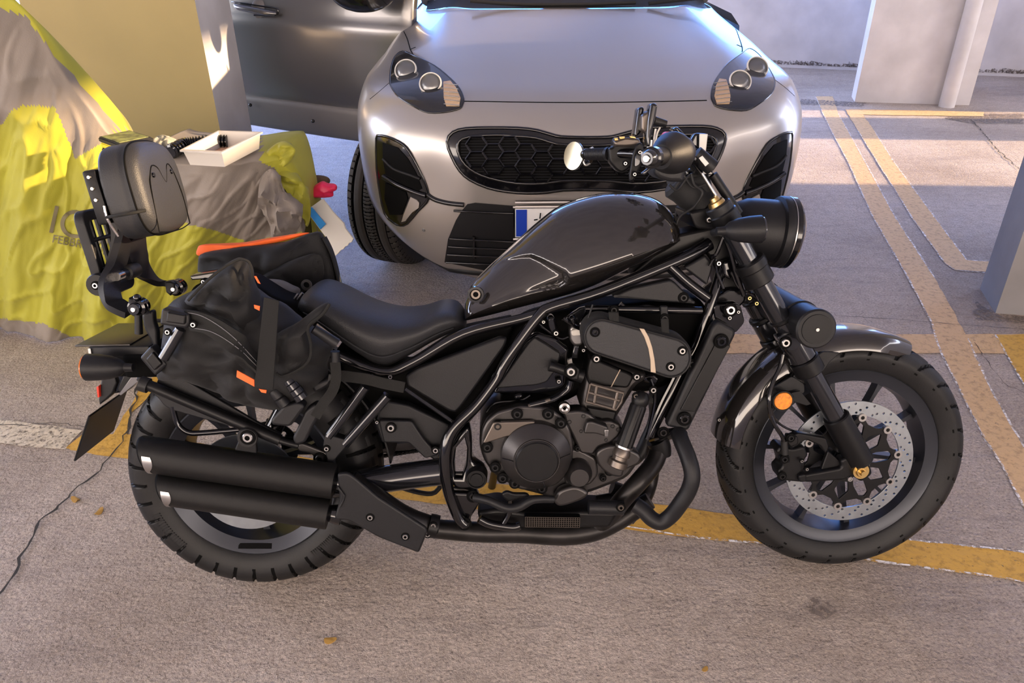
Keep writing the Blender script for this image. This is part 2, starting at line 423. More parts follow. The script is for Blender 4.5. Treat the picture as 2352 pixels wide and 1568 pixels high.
def crack(s, wid, amp):
    P = [gz(p) for p in fp(s)]; Q = []
    for i in range(len(P)-1):
        k = max(1, int((P[i+1]-P[i]).length/.025))
        for j in range(k): Q.append(P[i].lerp(P[i+1], j/k)+Vector((random.uniform(-amp, amp), random.uniform(-amp, amp), 0)))
    Q.append(P[-1]); A = []; B = []; bm = NB()
    for i, q in enumerate(Q):
        d = (Q[min(i+1, len(Q)-1)]-Q[max(i-1, 0)]).normalized(); nrm = Vector((-d.y, d.x, 0)); w_ = wid*random.uniform(.2, 1)
        A.append(bm.verts.new((*(q+nrm*w_).xy, .0052))); B.append(bm.verts.new((*(q-nrm*w_).xy, .0052)))
    for i in range(len(Q)-1): bm.faces.new((A[i], A[i+1], B[i+1], B[i]))
    struct('floor_crack', bm, 'crack')
crack('X 322,880 312,905 308,935 300,955 296,985 285,1005 275,1030 255,1052 232,1080 180,1120 140,1160 95,1200 60,1260 30,1320 -20,1400', .0055, .008)
crack('X 1915,726 2060,735 2200,747 2352,758', .0022, .003)
crack('X 2231,277 2262,310 2290,345 2340,389', .006, .008)
crack('X -10,975 60,978 120,972 230,990', .002, .006)
crack('X 2240,790 2280,850 2300,880 2352,905', .0018, .006)
for s in ('X 1868,1372 1905,1385 1920,1405 1900,1422 1862,1410 1848,1390', 'X 2180,262 2352,262 2352,285 2230,284 2170,274', 'X 1840,228 1990,236 1980,246 1830,240',
          'X 2240,690 2290,722 2352,728 2352,745 2240,735'):
    marking(s, 'stain', .0036, .01, .03, 'floor_stain')

# pillars and walls
def prism(bm, base, z0, z1):
    a = [bm.verts.new((p[0], p[1], z0)) for p in base]; b = [bm.verts.new((p[0], p[1], z1)) for p in base]; n = len(a)
    bm.faces.new(a[::-1]); bm.faces.new(b)
    for i in range(n): bm.faces.new((a[i], a[(i+1) % n], b[(i+1) % n], b[i]))
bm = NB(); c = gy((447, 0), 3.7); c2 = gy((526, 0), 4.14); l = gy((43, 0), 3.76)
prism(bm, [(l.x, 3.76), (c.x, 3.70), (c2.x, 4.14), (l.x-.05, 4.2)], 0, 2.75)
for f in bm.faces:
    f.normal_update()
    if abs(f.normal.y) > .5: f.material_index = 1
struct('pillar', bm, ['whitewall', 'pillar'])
bm = NB(); a = gz((1963, 234)); b = gz((2226, 242)); c = gz((1951, 222))
prism(bm, [(a.x, a.y), (b.x, b.y), (b.x+.25, b.y+.9), (c.x+.02, c.y)], 0, 2.75); struct('pillar', bm, 'whitewall')
bm = NB(); a = gz((2251, 663)); b = gz((2286, 719)); b2 = gz((2352, 724))
d = (b2-b).normalized()
prism(bm, [(b.x, b.y), (b.x+d.x*.8, b.y+d.y*.8), (b.x+d.x*.8+.05, b.y+d.y*.8+.33), (a.x, a.y)], 0, 2.75); struct('pillar', bm, 'greywall')
a = gz((1780, 154)); b = gz((2352, 177)); d = (b-a).normalized(); nn = Vector((-d.y, d.x, 0))
p0 = a-d*2.0; p1 = b+d*.3
bm = NB(); prism(bm, [(p0.x, p0.y), (p1.x, p1.y), (p1.x+nn.x*.2, p1.y+nn.y*.2), (p0.x+nn.x*.2, p0.y+nn.y*.2)], 0, 1.25); struct('wall_back', bm, 'whitewall')
# grime along the foot of the parapet
bm = NB()
for k in range(60):
    t = random.random(); q = a.lerp(b, t*1.1-.05)-nn*.004; h = random.uniform(.01, .05); w_ = random.uniform(.05, .25)
    vs = [bm.verts.new(v) for v in (q+Vector((0,0,.035)), q+d*w_+Vector((0,0,.03)), q+d*w_*.9+Vector((0,0,.04+h*.5)), q+d*.02+Vector((0,0,.04+h)))]
    bm.faces.new(vs)
struct('wall_stain', bm, 'stain')
bm = NB(); prism(bm, [(-9, -4.2), (9, -4.2), (9, -4.0), (-9, -4.0)], 0, 1.2); struct('wall_front', bm, 'tanwall')
# right side, unseen: parapet, openings and column added to shape the sun's light
def rs(y0, y1, z1, nm='shade_wall_right'):
    bm = NB(); prism(bm, [(5.6, y0), (5.85, y0), (5.85, y1), (5.6, y1)], 0, z1); struct(nm, bm, 'whitewall')
rs(-4.0, 4.50, 2.41); rs(5.62, 6.30, 2.75, 'pillar'); rs(6.57, 9.0, 2.75)
bm = NB(); prism(bm, [(-7.2, -4.4), (-7, -4.4), (-7, 9.3), (-7.2, 9.3)], 0, 1.0); struct('wall_left', bm, 'whitewall')
bm = NB(); prism(bm, [(-7, -4.4), (5.85, -4.4), (5.85, 9.3), (-7, 9.3)], 2.75, 3.0); struct('ceiling', bm, 'whitewall')
# drain pipe on the far pillar
a = gz((2176, 246)); bm = NB(); tube(bm, [(a.x, a.y+.02, 0), (a.x, a.y+.02, 3.3)], .065, 20)
dp = obj('drain_pipe', bm, 'whitewall'); tag(dp, 'white painted drain pipe running up the far concrete pillar', 'pipe')
bm = NB()
for s in ('X 2069,70 2073,74', 'X 2108,119 2111,122', 'X 2092,190 2095,193'):
    q = gy(fp(s)[0], gz((1963,234)).y-.02); ball(bm, q, .012, None, 8, 6)
struct('wall_mark', bm, 'stain')

# ================================================================== MOTORCYCLE (bike coordinates: X forward, Y left/away, Z up, leaned on its stand)
bike = thing('motorcycle', 'gloss black cruiser motorcycle leaning on its stand across the foreground', 'motorcycle', BM)
WB, RF, RR = 1.52, .3195, .322
AX = Vector((WB, 0, RF)); RX = Vector((0, 0, RR))

LZ = Vector((0,1,0)).cross(Vector((1,0,0))).z
# ---- tyres: grooves are real dents in the tread
def tyre(name, org, prof, wid, groove, n_ang, parent):
    bm = NB(); fine = spline([(r, y, 0) for r, y in prof], 5)
    prof2 = [(v.x, v.y) for v in fine]
    def fn(a, r, y): return -groove(a, r, y)
    lathe(bm, prof2, (0,0,0), (0,1,0), n_ang, fn=fn)
    for f in bm.faces:
        c = f.calc_center_median(); a = math.atan2(-c.z, c.x) % (2*PI) if LZ < 0 else math.atan2(c.z, c.x) % (2*PI)
        if groove(a, math.hypot(c.x, c.z)+.006, c.y) > 0: f.material_index = 1
    o = obj(name, bm, ['rubber', 'black'], parent, 60); o.location = org; return o
def fgroove(a, r, y):
    if r < .276: return .0
    ph = (a*26/(2*PI)+abs(y)/.062*1.15) % 1.0
    ph2 = (a*26/(2*PI)+abs(y)/.062*.6+.5) % 1.0
    g_ = 0
    if ph < .13 and .008 < abs(y) < .067: g_ = .005
    if ph2 < .10 and abs(y) < .03: g_ = .005
    return g_
ft = tyre('front_tire', AX, [(.240,.046),(.243,.054),(.262,.064),(.283,.0675),(.300,.058),(.3115,.040),(.318,.020),(.3195,0),(.318,-.020),(.3115,-.040),(.300,-.058),(.283,-.0675),(.262,-.064),(.243,-.054),(.240,-.046)], .13, fgroove, 900, bike)
def rgroove(a, r, y):
    if r < .258: return 0
    ph = (a*34/(2*PI)+(.5 if y > 0 else 0)+abs(y)*3.5) % 1.0
    g_ = 0
    if ph < .18 and abs(y) > .030: g_ = .007
    if abs(abs(y)-.030) < .004: g_ = .007
    if ph > .55 and ph < .66 and abs(y) < .03: g_ = .006
    if abs(abs(y)-.062) < .003 and ph > .5: g_ = .006
    return g_
rt = tyre('rear_tire', RX, [(.214,.064),(.218,.075),(.236,.086),(.262,.092),(.282,.088),(.299,.074),(.311,.052),(.319,.028),(.322,0),(.319,-.028),(.311,-.052),(.299,-.074),(.282,-.088),(.262,-.092),(.236,-.086),(.218,-.075),(.214,-.064)], .18, rgroove, 900, bike)
# sidewall ribs
def ribs(org, r0, r1, y, a0, a1, n, parent):
    bm = NB()
    for i in range(n):
        a = a0+(a1-a0)*i/n; u = Vector((math.cos(a), 0, math.sin(a))); 
        box(bm, Vector(org)+u*(r0+r1)/2+Vector((0,y,0)), (r1-r0, .003, .0035), Matrix(((math.cos(a),0,-math.sin(a)),(0,1,0),(math.sin(a),0,math.cos(a)))))
    return obj('tire_ribs', bm, 'rubber', parent)
rb = ribs((0,0,0), .246, .268, -.0905, 3.5, 3.95, 16, rt); rb2 = ribs((0,0,0), .246, .264, -.0905, 5.3, 5.6, 12, rt)
def wtext(txt, size, rad, ang, yy, parent, m, ext=.0012, flip=False, spc=1.0):
    """letters set round a wheel"""
    cu = bpy.data.curves.new('lettering', 'FONT'); cu.body = txt; cu.size = size; cu.extrude = ext; cu.align_x = 'CENTER'; cu.space_character = spc
    ob = bpy.data.objects.new('lettering', cu); COL.objects.link(ob); dg = bpy.context.evaluated_depsgraph_get(); dg.update()
    me = bpy.data.meshes.new_from_object(ob.evaluated_get(dg)); bpy.data.objects.remove(ob)
    for v in me.vertices:
        a = ang+v.co.x/rad*(1 if flip else -1); r = rad+(v.co.y if not flip else -v.co.y)
        v.co = Vector((r*math.cos(a), yy-v.co.z, r*math.sin(a)))
    return fin('lettering', me, m, parent)

# ---- rims
def rim(name, org, lip, lw, barrel, bw, hub, hw, nsp, a0, parent, sr=.009, curve=.0):
    bm = NB()
    prof = [(barrel-.004, -bw), (lip-.012, -lw+.004), (lip-.004, -lw), (lip, -lw+.003), (lip-.002, -lw+.012), (barrel+.012, -bw+.006), (barrel+.006, 0), (barrel+.012, bw-.006), (lip-.002, lw-.012), (lip, lw-.003), (lip-.004, lw), (lip-.012, lw-.004), (barrel-.004, bw)]
    prof = prof+[(barrel-.010, 0), (barrel-.004, -bw)]
    lathe(bm, prof, (0,0,0), (0,1,0), 96)
    lathe(bm, [(.02, -hw), (hub, -hw+.006), (hub, -.02), (hub+.012, 0), (hub, .02), (hub, hw-.006), (.02, hw), (.02, -hw)], (0,0,0), (0,1,0), 32)
    for k in range(nsp):
        a = a0+2*PI*k/nsp; u = Vector((math.cos(a), 0, math.sin(a)))
        strap(bm, [u*(hub-.004), u*(hub*.5+barrel*.5)+Vector((0,-curve,0)), u*(barrel-.03)+Vector((0,-curve*.6,0)), u*(barrel+.003)], lambda t: sr*(1.9-1.6*math.sin(PI*min(1,t*1.02))**.6)+.006, .030, Vector((0,1,0)).cross(u), 4)
    o = obj(name, bm, 'rim', parent); o.location = org; return o
fr_ = rim('front_wheel_rim', AX, .243, .052, .214, .044, .036, .045, 10, math.radians(65), bike)
rr_ = rim('rear_wheel_rim', RX, .218, .078, .188, .062, .045, .06, 10, math.radians(20), bike, .013)
bm = NB(); lathe(bm, [(.1935, -.0560), (.199, -.0600), (.1995, -.0590), (.194, -.0550)], (0,0,0), (0,1,0), 14, math.radians(267), math.radians(293), ref=(1,0,0))
# maker's sticker on the rear barrel (seen as a small black patch with pale print)
bm.free()
bm = NB(); box(bm, (0,0,0), (.085, .002, .014)); st = obj('rim_sticker', bm, 'black', rr_); st.location = (-.01, -.0705, -.196); st.rotation_euler = (math.radians(-32), math.radians(2), 0)
# ---- front disc
def ann_holes(r0, r1, rows, n):
    hs = []
    for k in range(n):
        for j, (rr, off) in enumerate(rows):
            a = 2*PI*(k+off)/n; hs.append(circ(rr*math.cos(a), rr*math.sin(a), .0032, 8))
    return hs
outs = [[(v.x, v.z) for v in circ(0,0,.165,96)], [(v.x, v.z) for v in circ(0,0,.1285,80)]]+[[(v.x, v.z) for v in h] for h in ann_holes(0,0,[(.158,0),(.150,.36),(.1415,.68),(.134,.9)],20)]
me = sheet_me(outs, .0025, .0005, 1); me.transform(Matrix(((1,0,0,0),(0,0,-1,0),(0,1,0,0),(0,0,0,1))))
fd = fin('front_brake_disc', me, 'disc', bike); fd.location = (WB, -.068, RF)
car_out = []
for i in range(10):
    a = math.radians(9)+2*PI*i/10
    for da, r in ((-.20,.108),(-.10,.117),(-.075,.128),(.075,.128),(.10,.117),(.20,.108)): car_out.append((r*math.cos(a+da), r*math.sin(a+da)))
holes = [[(.030*math.cos(2*PI*k/24), .030*math.sin(2*PI*k/24)) for k in range(24)]]
for i in range(10):
    a = math.radians(9)+2*PI*i/10
    pg = [(.056,-.20),(.056,.20),(.082,.23),(.106,0.0),(.082,-.23)] if i % 2 else [(.044,-.17),(.044,.17),(.070,.21),(.102,.12),(.109,0),(.102,-.12),(.070,-.21)]
    holes.append([(v.x, v.y) for v in rnd([(r*math.cos(a+d_), r*math.sin(a+d_)) for r, d_ in pg], .004, 3)])
me = sheet_me([car_out]+holes, .003, .0008, 1); me.transform(Matrix(((1,0,0,0),(0,0,-1,0),(0,1,0,0),(0,0,0,1))))
ca = fin('disc_carrier', me, 'matte', fd)
for i in range(10):
    a = math.radians(9)+2*PI*i/10; bm = NB()
    lathe(bm, [(.005,-.001),(.005,-.008),(.0105,-.008),(.011,-.004),(.011,.004)], (.1235*math.cos(a), 0, .1235*math.sin(a)), (0,1,0), 14); obj('disc_bobbin', bm, 'steel', fd)
for i in range(5):
    a = math.radians(-12)+2*PI*i/5; bm = NB()
    lathe(bm, [(0,-.006),(.003,-.006),(.0035,-.009),(.0065,-.009),(.007,-.002)], (.046*math.cos(a), 0, .046*math.sin(a)), (0,1,0), 12); obj('disc_bolt', bm, 'steel', fd)
bm = NB()
for i in range(40):
    a = 2*PI*i/40; box(bm, (.040*math.cos(a), -.006, .040*math.sin(a)), (.004, .003, .0025), Matrix.Rotation(-a, 3, 'Y'))
obj('speed_sensor_ring', bm, 'rim', fd)
# ---- fork (rake 28 deg); both legs
FA = Vector((-math.sin(math.radians(28)), 0, math.cos(math.radians(28))))
def fork(w):
    s = -w; y = Vector((0, s, 0))
    P = lambda px, py: b1((px, py), .105)
    base = P(1950, 1012); top = P(1652, 478)
    base = Vector((base.x, 0, base.z)); top = Vector((top.x, 0, top.z)); D = (top-base)
    at = lambda t: base+D*t+y
    bm = NB(); lin(bm, at(.0), at(1.0), .0245, 24); o = obj('fork_tube', bm, 'strut', bike)
    L_ = D.length; ax = D.normalized()
    def ringy(n, t0, t1, r, m='matte', ch=.003):
        b_ = NB(); l = (t1-t0)*L_; lathe(b_, [(.02, 0), (r-ch, 0), (r, ch), (r, l-ch), (r-ch, l), (.02, l)], at(t0), ax, 28); return obj(n, b_, m, o)
    ringy('fork_foot', -.10, .115, .033); ringy('fork_collar', .315, .375, .036); ringy('fork_sleeve', .375, .455, .0325, 'strut'); ringy('dust_seal', .455, .475, .034)
    ringy('fork_band', .535, .552, .0275, 'matte'); ringy('lower_clamp', .70, .775, .035, 'matte'); ringy('clamp_ring', .755, .790, .038); ringy('upper_clamp', .925, .985, .034, 'matte'); ringy('clamp_lip', .98, 1.015, .030, 'satin')
    b_ = NB(); lathe(b_, [(0, .018), (.010, .018), (.012, .010), (.018, .008), (.020, 0)], at(1.015), ax, 16); obj('preload_adjuster', b_, 'gold' if w > 0 else 'steel', o)
    return o
fork_r = fork(.105); fork_l = fork(-.105)
# axle carrier and nut
q = plate('axle_carrier', 'I 870,830 985,790 1050,830 1080,920 1010,975 940,930 900,960 650,975 600,965 605,930 880,880', .118, .034, 'matte', fork_r, .006, .01)
plate('caliper_arm', 'I 790,770 860,830 900,880 740,910 755,860', .105, .012, 'matte', fork_r, .003, .005)
bm = NB(); c = b1(fp('I 1003,903')[0], .13)
lathe(bm, [(0,-.016),(.007,-.016),(.008,-.008),(.008,-.006),(.012,-.006),(.014,-.003),(.014,.0),(.020,.0),(.020,.012)], c, (0,1,0), 6*4); obj('axle_nut', bm, 'gold', bike)
# caliper
cal = plate('brake_caliper', 'I 560,760 640,740 665,800 640,830 645,880 600,930 620,975 480,960 465,900 500,870 480,800 455,780 480,740', .115, .055, 'matte', bike, .006, .008)
for s, n_, w in (('I 520,690 600,655 780,690 800,750 775,790 740,740 650,700 560,760', 'brake_pad_guide', .12), ('I 530,670 600,680 600,730 550,750 525,720', 'caliper_lug', .128), ('I 485,810 545,800 550,850 500,850', 'caliper_lug', .128), ('I 600,930 650,920 655,970 605,975', 'caliper_lug', .128)):
    plate(n_, s, w, .022, 'matte', cal, .004, .006)
for p, r in (('I 552,690', .008), ('I 512,827', .008), ('I 497,937', .008), ('I 622,838', .004), ('I 655,890', .004)): bolt('caliper_bolt', fp(p)[0], r, .131, 'matte' if r > .005 else 'steel', cal)
bm = NB(); tube(bm, bp('I 500,150 480,230 430,340 410,440 420,540 450,610 490,670 510,720', [.12,.125,.14,.15,.15,.15,.14,.13]), .005, 10, 6); obj('brake_hose', bm, 'gloss', bike)
bm = NB(); tube(bm, bp('I 508,705 512,790', .13), [.008,.009], 12); obj('hose_fitting', bm, 'rubber', cal)
bm = NB(); tube(bm, bp('I 505,140 440,330 420,420 430,520 470,590 560,640 690,670', [.1,.11,.12,.12,.11,.1,.09]), .003, 8, 6); obj('speed_sensor_wire', bm, 'gloss', bike)
# side reflector
c = b1(fp('I 503,452')[0], .135); bm = NB(); lathe(bm, [(0,0),(.021,.0),(.0225,.003),(.0225,.010)], c, (0,1,0), 32); rf_ = obj('side_reflector', bm, 'amber', bike)
bm = NB(); lathe(bm, [(.0225,.001),(.0255,.001),(.027,.004),(.025,.014),(0,.014)], c, (0,1,0), 32); obj('reflector_cup', bm, 'matte', rf_)
plate('reflector_stay', 'I 550,400 610,385 680,470 650,480 560,450', .115, .004, 'matte', rf_, .001)
# front fender
bm = NB(); loops = []
for i in range(49):
    a = math.radians(64+(171-64)*i/48); rr0 = .337+.010*math.sin(PI*i/48); l = []
    wv = .078*(1-.35*max(0, (i/48-.0)*-1+.15)/.15) if i/48 < .15 else .078
    for k in range(17):
        t = -1+2*k/16; y = wv*math.sin(t*PI/2*.98); dr = -.045*(abs(t)**2.6)
        l.append(Vector((WB+(rr0+dr)*math.cos(a), y, RF+(rr0+dr)*math.sin(a))))
    inn = [Vector((WB+(p.x-WB)*(1-.004/.33), p.y*.95, RF+(p.z-RF)*(1-.004/.33))) for p in l[::-1]]
    loops.append(l+inn)
rings(bm, loops); ff = obj('front_fender', bm, 'tank', bike, 50)
plate('fender_stay', 'I 560,300 620,230 700,170 760,130 870,140 800,200 760,260 740,280 700,330 600,340', .098, .006, 'satin', ff, .002, .006)
plate('fender_stay', 'I 440,360 560,290 640,340 640,400 560,420 470,400', .10, .006, 'satin', ff, .002, .006)
for p in ('I 90,572', ): bolt('fender_rivet', fp(p)[0], .004, .07, 'steel', ff)
# reflector clamp and canister across the forks
c = b1((1876, 756), .19); bm = NB(); CR = .0465
lathe(bm, [(0,.0),(CR-.004,.0),(CR,.004),(CR,.016),(CR-.003,.018),(CR-.003,.09),(CR,.092),(CR,.104),(CR-.003,.106),(CR-.003,.34),(CR,.342),(CR,.358),(0,.36)], c, (0,1,0), 40)
cn = obj('fork_canister', bm, 'satin', bike)
bm = NB(); lathe(bm, [(0,-.002),(CR-.012,-.002),(CR-.011,.001)], c, (0,1,0), 40); obj('canister_cap', bm, 'matte', cn)
bm = NB(); lathe(bm, [(0,-.006),(.004,-.006),(.005,-.001)], c, (0,1,0), 12); obj('cap_screw', bm, 'steel', cn)
plate('clamp_bracket', 'I 460,40 560,20 620,80 600,120 560,130 500,110', .14, .03, 'steel', cn, .002, .006, ()).data.materials[0] = M['strut']
bolt('clamp_bolt', fp('I 520,78')[0], .010, .146, 'steel', cn)

# ---- headlight
hb = b1((1700, 512), 0.0); hf = b1((1782, 545), 0.0); hx = Vector((1, 0, -.12)).normalized()
hc = b1((1786, 532), 0.0)
bm = NB(); R_ = .0865
lathe(bm, [(0,-.13),(.035,-.128),(.060,-.112),(.072,-.085),(.075,-.05),(.0755,-.012),(R_-.002,-.008),(R_,-.003),(R_,.010),(R_-.002,.014)], hc, hx, 56, ref=(0,0,1)); hl = obj('headlight', bm, 'satin', bike)
bm = NB(); lathe(bm, [(R_-.002,.014),(R_+.001,.016),(R_+.001,.026),(R_-.006,.033)], hc, hx, 56, ref=(0,0,1)); obj('headlight_rim', bm, 'gloss', hl)
bm = NB(); lathe(bm, [(R_-.006,.033),(R_-.02,.042),(.03,.05),(0,.052)], hc, hx, 56, ref=(0,0,1)); obj('headlight_lens', bm, 'glass', hl)
bm = NB(); lathe(bm, [(R_+.0004,.0120),(R_+.0008,.0145)], hc, hx, 56, ref=(0,0,1)); obj('rim_line', bm, 'steel', hl)
def indicator(name, p, w, ax, L_, r, lensm, parent=None):
    c = b1(p, w); b_ = NB(); ax = Vector(ax).normalized()
    lathe(b_, [(0,-L_-.02),(.009,-L_-.018),(.010,-L_),(r*.62,-L_*.88),(r*.86,-L_*.62),(r*.97,-L_*.3),(r,-.006),(r,0),(r-.003,.002)], c, ax, 28, ref=(0,0,1)); o = obj(name, b_, 'satin', bike)
    b_ = NB(); lathe(b_, [(r-.003,.0),(r-.004,.005),(r*.5,.008),(0,.009)], c, ax, 28, ref=(0,0,1)); obj('indicator_lens', b_, lensm, o); return o
fi = indicator('front_turn_signal', (1748, 526), .19, (1,0,.03), .080, .0305, 'glass')
bm = NB(); tube(bm, [b1((1652, 532), .185), b1((1640, 534), .13)], .009, 12); obj('signal_stalk', bm, 'satin', fi)
fi2 = indicator('front_turn_signal', (1748, 526), .19, (1,0,.03), .080, .0305, 'glass'); fi2.location = (0, .38, 0)
# triple clamp
plate('upper_triple_clamp', 'D 1040,900 1240,860 1400,930 1390,1000 1230,1030 1090,1020', .075, .15, 'matte', bike, .006, .01)
plate('lower_triple_clamp', 'C 1800,120 1890,60 1990,60 2000,130 1930,200 1820,210', .07, .14, 'gloss', bike, .006, .01)
plate('horn_bracket', 'C 1800,160 1960,150 1990,260 1930,330 1810,250', .09, .01, 'gloss', bike, .002, .01)
for p, r, mm in (('C 1905,190', .014, 'steel'), ('C 1898,236', .006, 'steel'), ('C 1950,200', .005, 'steel'), ('D 1188,957', .008, 'steel'), ('D 1215,880', .004, 'steel'), ('D 1480,1520', .006, 'gold'), ('D 1258,1270', .007, 'steel'), ('D 1530,1558', .006, 'gold')):
    bolt('clamp_bolt', fp(p)[0], r*.8, .11, mm, bike)
plate('radiator_bracket', 'C 1790,225 1870,245 1850,275 1800,255', .07, .004, 'white', bike, .0005)

# ---- handlebar, grips, switches
gr = bp('D 765,510 880,485', [.36, .29]); 
hb_pts = [gr[0], gr[1], b1((1570, 350), .22), b1((1600, 385), .11), b1((1604, 392), .06), b1((1600, 388), 0)]
gl = [b1((1349, 354), -.36), b1((1402, 353), -.28)]
hb_pts += [b1((1560, 380), -.10), b1((1470, 355), -.2), gl[1], gl[0]]
bm = NB(); tube(bm, hb_pts, .0125, 14, 5); hbar = obj('handlebar', bm, 'gloss', bike)
def grip(a, b, r, cap):
    d = (b-a).normalized(); L_ = (b-a).length; b_ = NB(); lathe(b_, [(.010,0),(r-.002,0),(r,.003)]+[(r-(.0012 if k % 2 else 0), .006+k*(L_-.02)/26) for k in range(27)]+[(r+.002,L_-.012),(r+.003,L_),(.01,L_)], a, d, 24)
    o = obj('grip', b_, 'satin', hbar)
    b_ = NB(); lathe(b_, [(0,-.020),(.007,-.020),(.008,-.017),(.012,-.017),(.014,-.013),(.0165,-.006),(.0165,0),(.01,0)], a, d, 24); obj('bar_end_weight', b_, 'strut', hbar); b_ = NB(); lathe(b_, [(0,-.0215),(.006,-.0215),(.007,-.019)], a, d, 16); obj('weight_screw', b_, cap, hbar)
    return o
grip(gr[0], b1((1560, 350), .24), .0175, 'steel'); grip(gl[0], gl[1], .0165, 'gold')
bm = NB(); lathe(bm, [(.0165,0),(.0210,.002),(.0210,.016),(.0165,.018)], gr[0], (gr[1]-gr[0]), 28); obj('grip_end_ring', bm, 'gloss', hbar)
# right-hand housing: rounded cup round the bar
a_ = b1((1515, 361), .315); ax_ = (b1((1560, 350), .24)-a_).normalized(); bm = NB()
lathe(bm, [(.017,.004),(.024,.006),(.030,.016),(.036,.034),(.0425,.052),(.0445,.058),(.0445,.066),(.040,.070),(.035,.074),(.034,.100),(0,.104)], a_, ax_, 32); o = obj('throttle_housing', bm, 'satin', hbar)
plate('switch_box', 'D 792,545 1045,540 1030,600 1012,640 1010,682 900,684 820,655 790,625', .285, .075, 'satin', hbar, .008, .02)
plate('thumb_switch', 'D 700,620 770,565 785,575 725,635', .29, .012, 'strut', hbar, .003)
plate('kill_switch', 'D 862,345 880,322 905,320 912,338 890,345', .26, .03, 'red', hbar, .003, .003)
plate('front_brake_reservoir', 'D 930,300 960,282 1000,320 1040,370 1020,400 960,340', .20, .05, 'gloss', hbar, .006, .006)
bm = NB(); tube(bm, [b1(fp('D 1090,480')[0], .14), b1(fp('D 1210,580')[0], .14)], .018, 20); obj('meter_cable_boot', bm, 'satin', hbar)
plate('data_plate', 'D 1110,510 1140,490 1190,550 1160,575', .162, .004, 'cargrey', hbar, .001)
plate('instrument_meter', 'D 1045,415 1085,330 1180,335 1165,470 1100,440', .03, .03, 'gloss', bike, .005, .008)
plate('meter_face', 'D 1120,335 1180,337 1165,468 1118,455', .045, .006, 'plastic', bike, .002, .002)
plate('handlebar_clamp', 'D 1020,600 1130,560 1215,600 1230,630 1080,640 1020,640', .06, .12, 'gloss', bike, .005, .004)
# padded riser boot with cable ties
a_, b_ = b1(fp('D 930,680')[0], .03), b1(fp('D 1150,850')[0], .03); bm = NB()
lathe(bm, [(0,0),(.030,.0),(.038,.008),(.036,.03),(.038,.05),(.036,.07),(.039,.09),(.038,(b_-a_).length-.004),(.0,(b_-a_).length)], a_, (b_-a_), 20)
rs = obj('handlebar_riser_boot', bm, 'fabric', bike)
plate('riser_pouch', 'D 1020,640 1200,600 1240,820 1200,880 1130,880 960,760 920,680', .055, .09, 'fabric', bike, .016, .03)
for s, w in (('D 900,700 960,740 1040,640 1100,620', .075), ('D 1060,620 1080,700 1140,760 1080,860 980,930 950,1010', .08), ('D 1130,630 1000,660 940,730', .075), ('D 1000,620 1070,720 1160,700', .075)):
    bm = NB(); tube(bm, bp(s, w), .0028, 8, 6); obj('control_cable', bm, 'rubber', bike)
bm = NB(); lin(bm, b1(fp('D 1135,620')[0], .08), b1(fp('D 1240,790')[0], .08), .0035); obj('damper_rod', bm, 'chrome', bike)
bm = NB(); lin(bm, b1(fp('D 1215,630')[0], .06), b1(fp('D 1400,910')[0], .06), .011); obj('handlebar_riser', bm, 'matte', bike)
bm = NB(); lin(bm, b1(fp('D 1215,630')[0], -.06), b1(fp('D 1400,910')[0], -.06), .011); obj('handlebar_riser', bm, 'matte', bike)
# left controls
plate('clutch_perch', 'D 465,440 500,430 500,390 520,360 600,365 680,390 690,430 640,560 600,600 560,620 520,600 470,540', -.245, .05, 'matte', hbar, .006, .01)
plate('left_switch_box', 'D 500,390 580,360 690,370 700,420 600,430 510,430', -.215, .03, 'bronze', hbar, .006, .01)
for s in ('D 505,365 530,362 535,385 508,388', 'D 540,355 580,352 582,372 545,378', 'D 615,350 650,350 665,372 620,368'): plate('switch_button', s, -.20, .012, 'gold', hbar, .002)
plate('hand_guard_plate', 'D 640,480 665,410 700,395 715,430 715,520 680,600 660,650 640,680 615,680 612,640', -.19, .012, 'matte', hbar, .004, .01)
plate('guard_insert', 'D 655,500 690,440 700,480 690,560 650,580', -.177, .005, 'strut', hbar, .002, .006)
for p in ('D 652,628', 'D 585,550', 'D 690,470'): bolt('guard_screw', fp(p)[0], .005, -.17, 'steel', hbar)
bm = NB(); tube(bm, bp('D 350,437 320,455 290,500 282,540 300,560 330,545', [-.36,-.37,-.38,-.38,-.38,-.38]), .004, 10, 6); obj('clutch_lever', bm, 'steel', hbar)
# bar end mirror
c = b1(fp('D 210,495')[0], -.40); mxr = (EYE-(BM @ c)).normalized(); mxl = (BMI.to_3x3() @ mxr); mxl = (mxl+Vector((-1.25,.0,.15))).normalized()
bm = NB(); 
u_ = Vector((0,0,1)); 
lathe(bm, [(.0,.014),(.036,.010),(.041,.004),(.0415,0),(.0395,-.001)], c, -mxl, 40); mrr = obj('bar_end_mirror', bm, 'gloss', hbar); 
bm = NB(); lathe(bm, [(.0,-.0015),(.0395,-.0012)], c, -mxl, 40); obj('mirror_face', bm, 'mirror', mrr)
bm = NB(); tube(bm, bp('D 265,500 290,535 330,540 350,500', [-.40,-.39,-.38,-.365]), .005, 10, 5); obj('mirror_stem', bm, 'gloss', mrr)
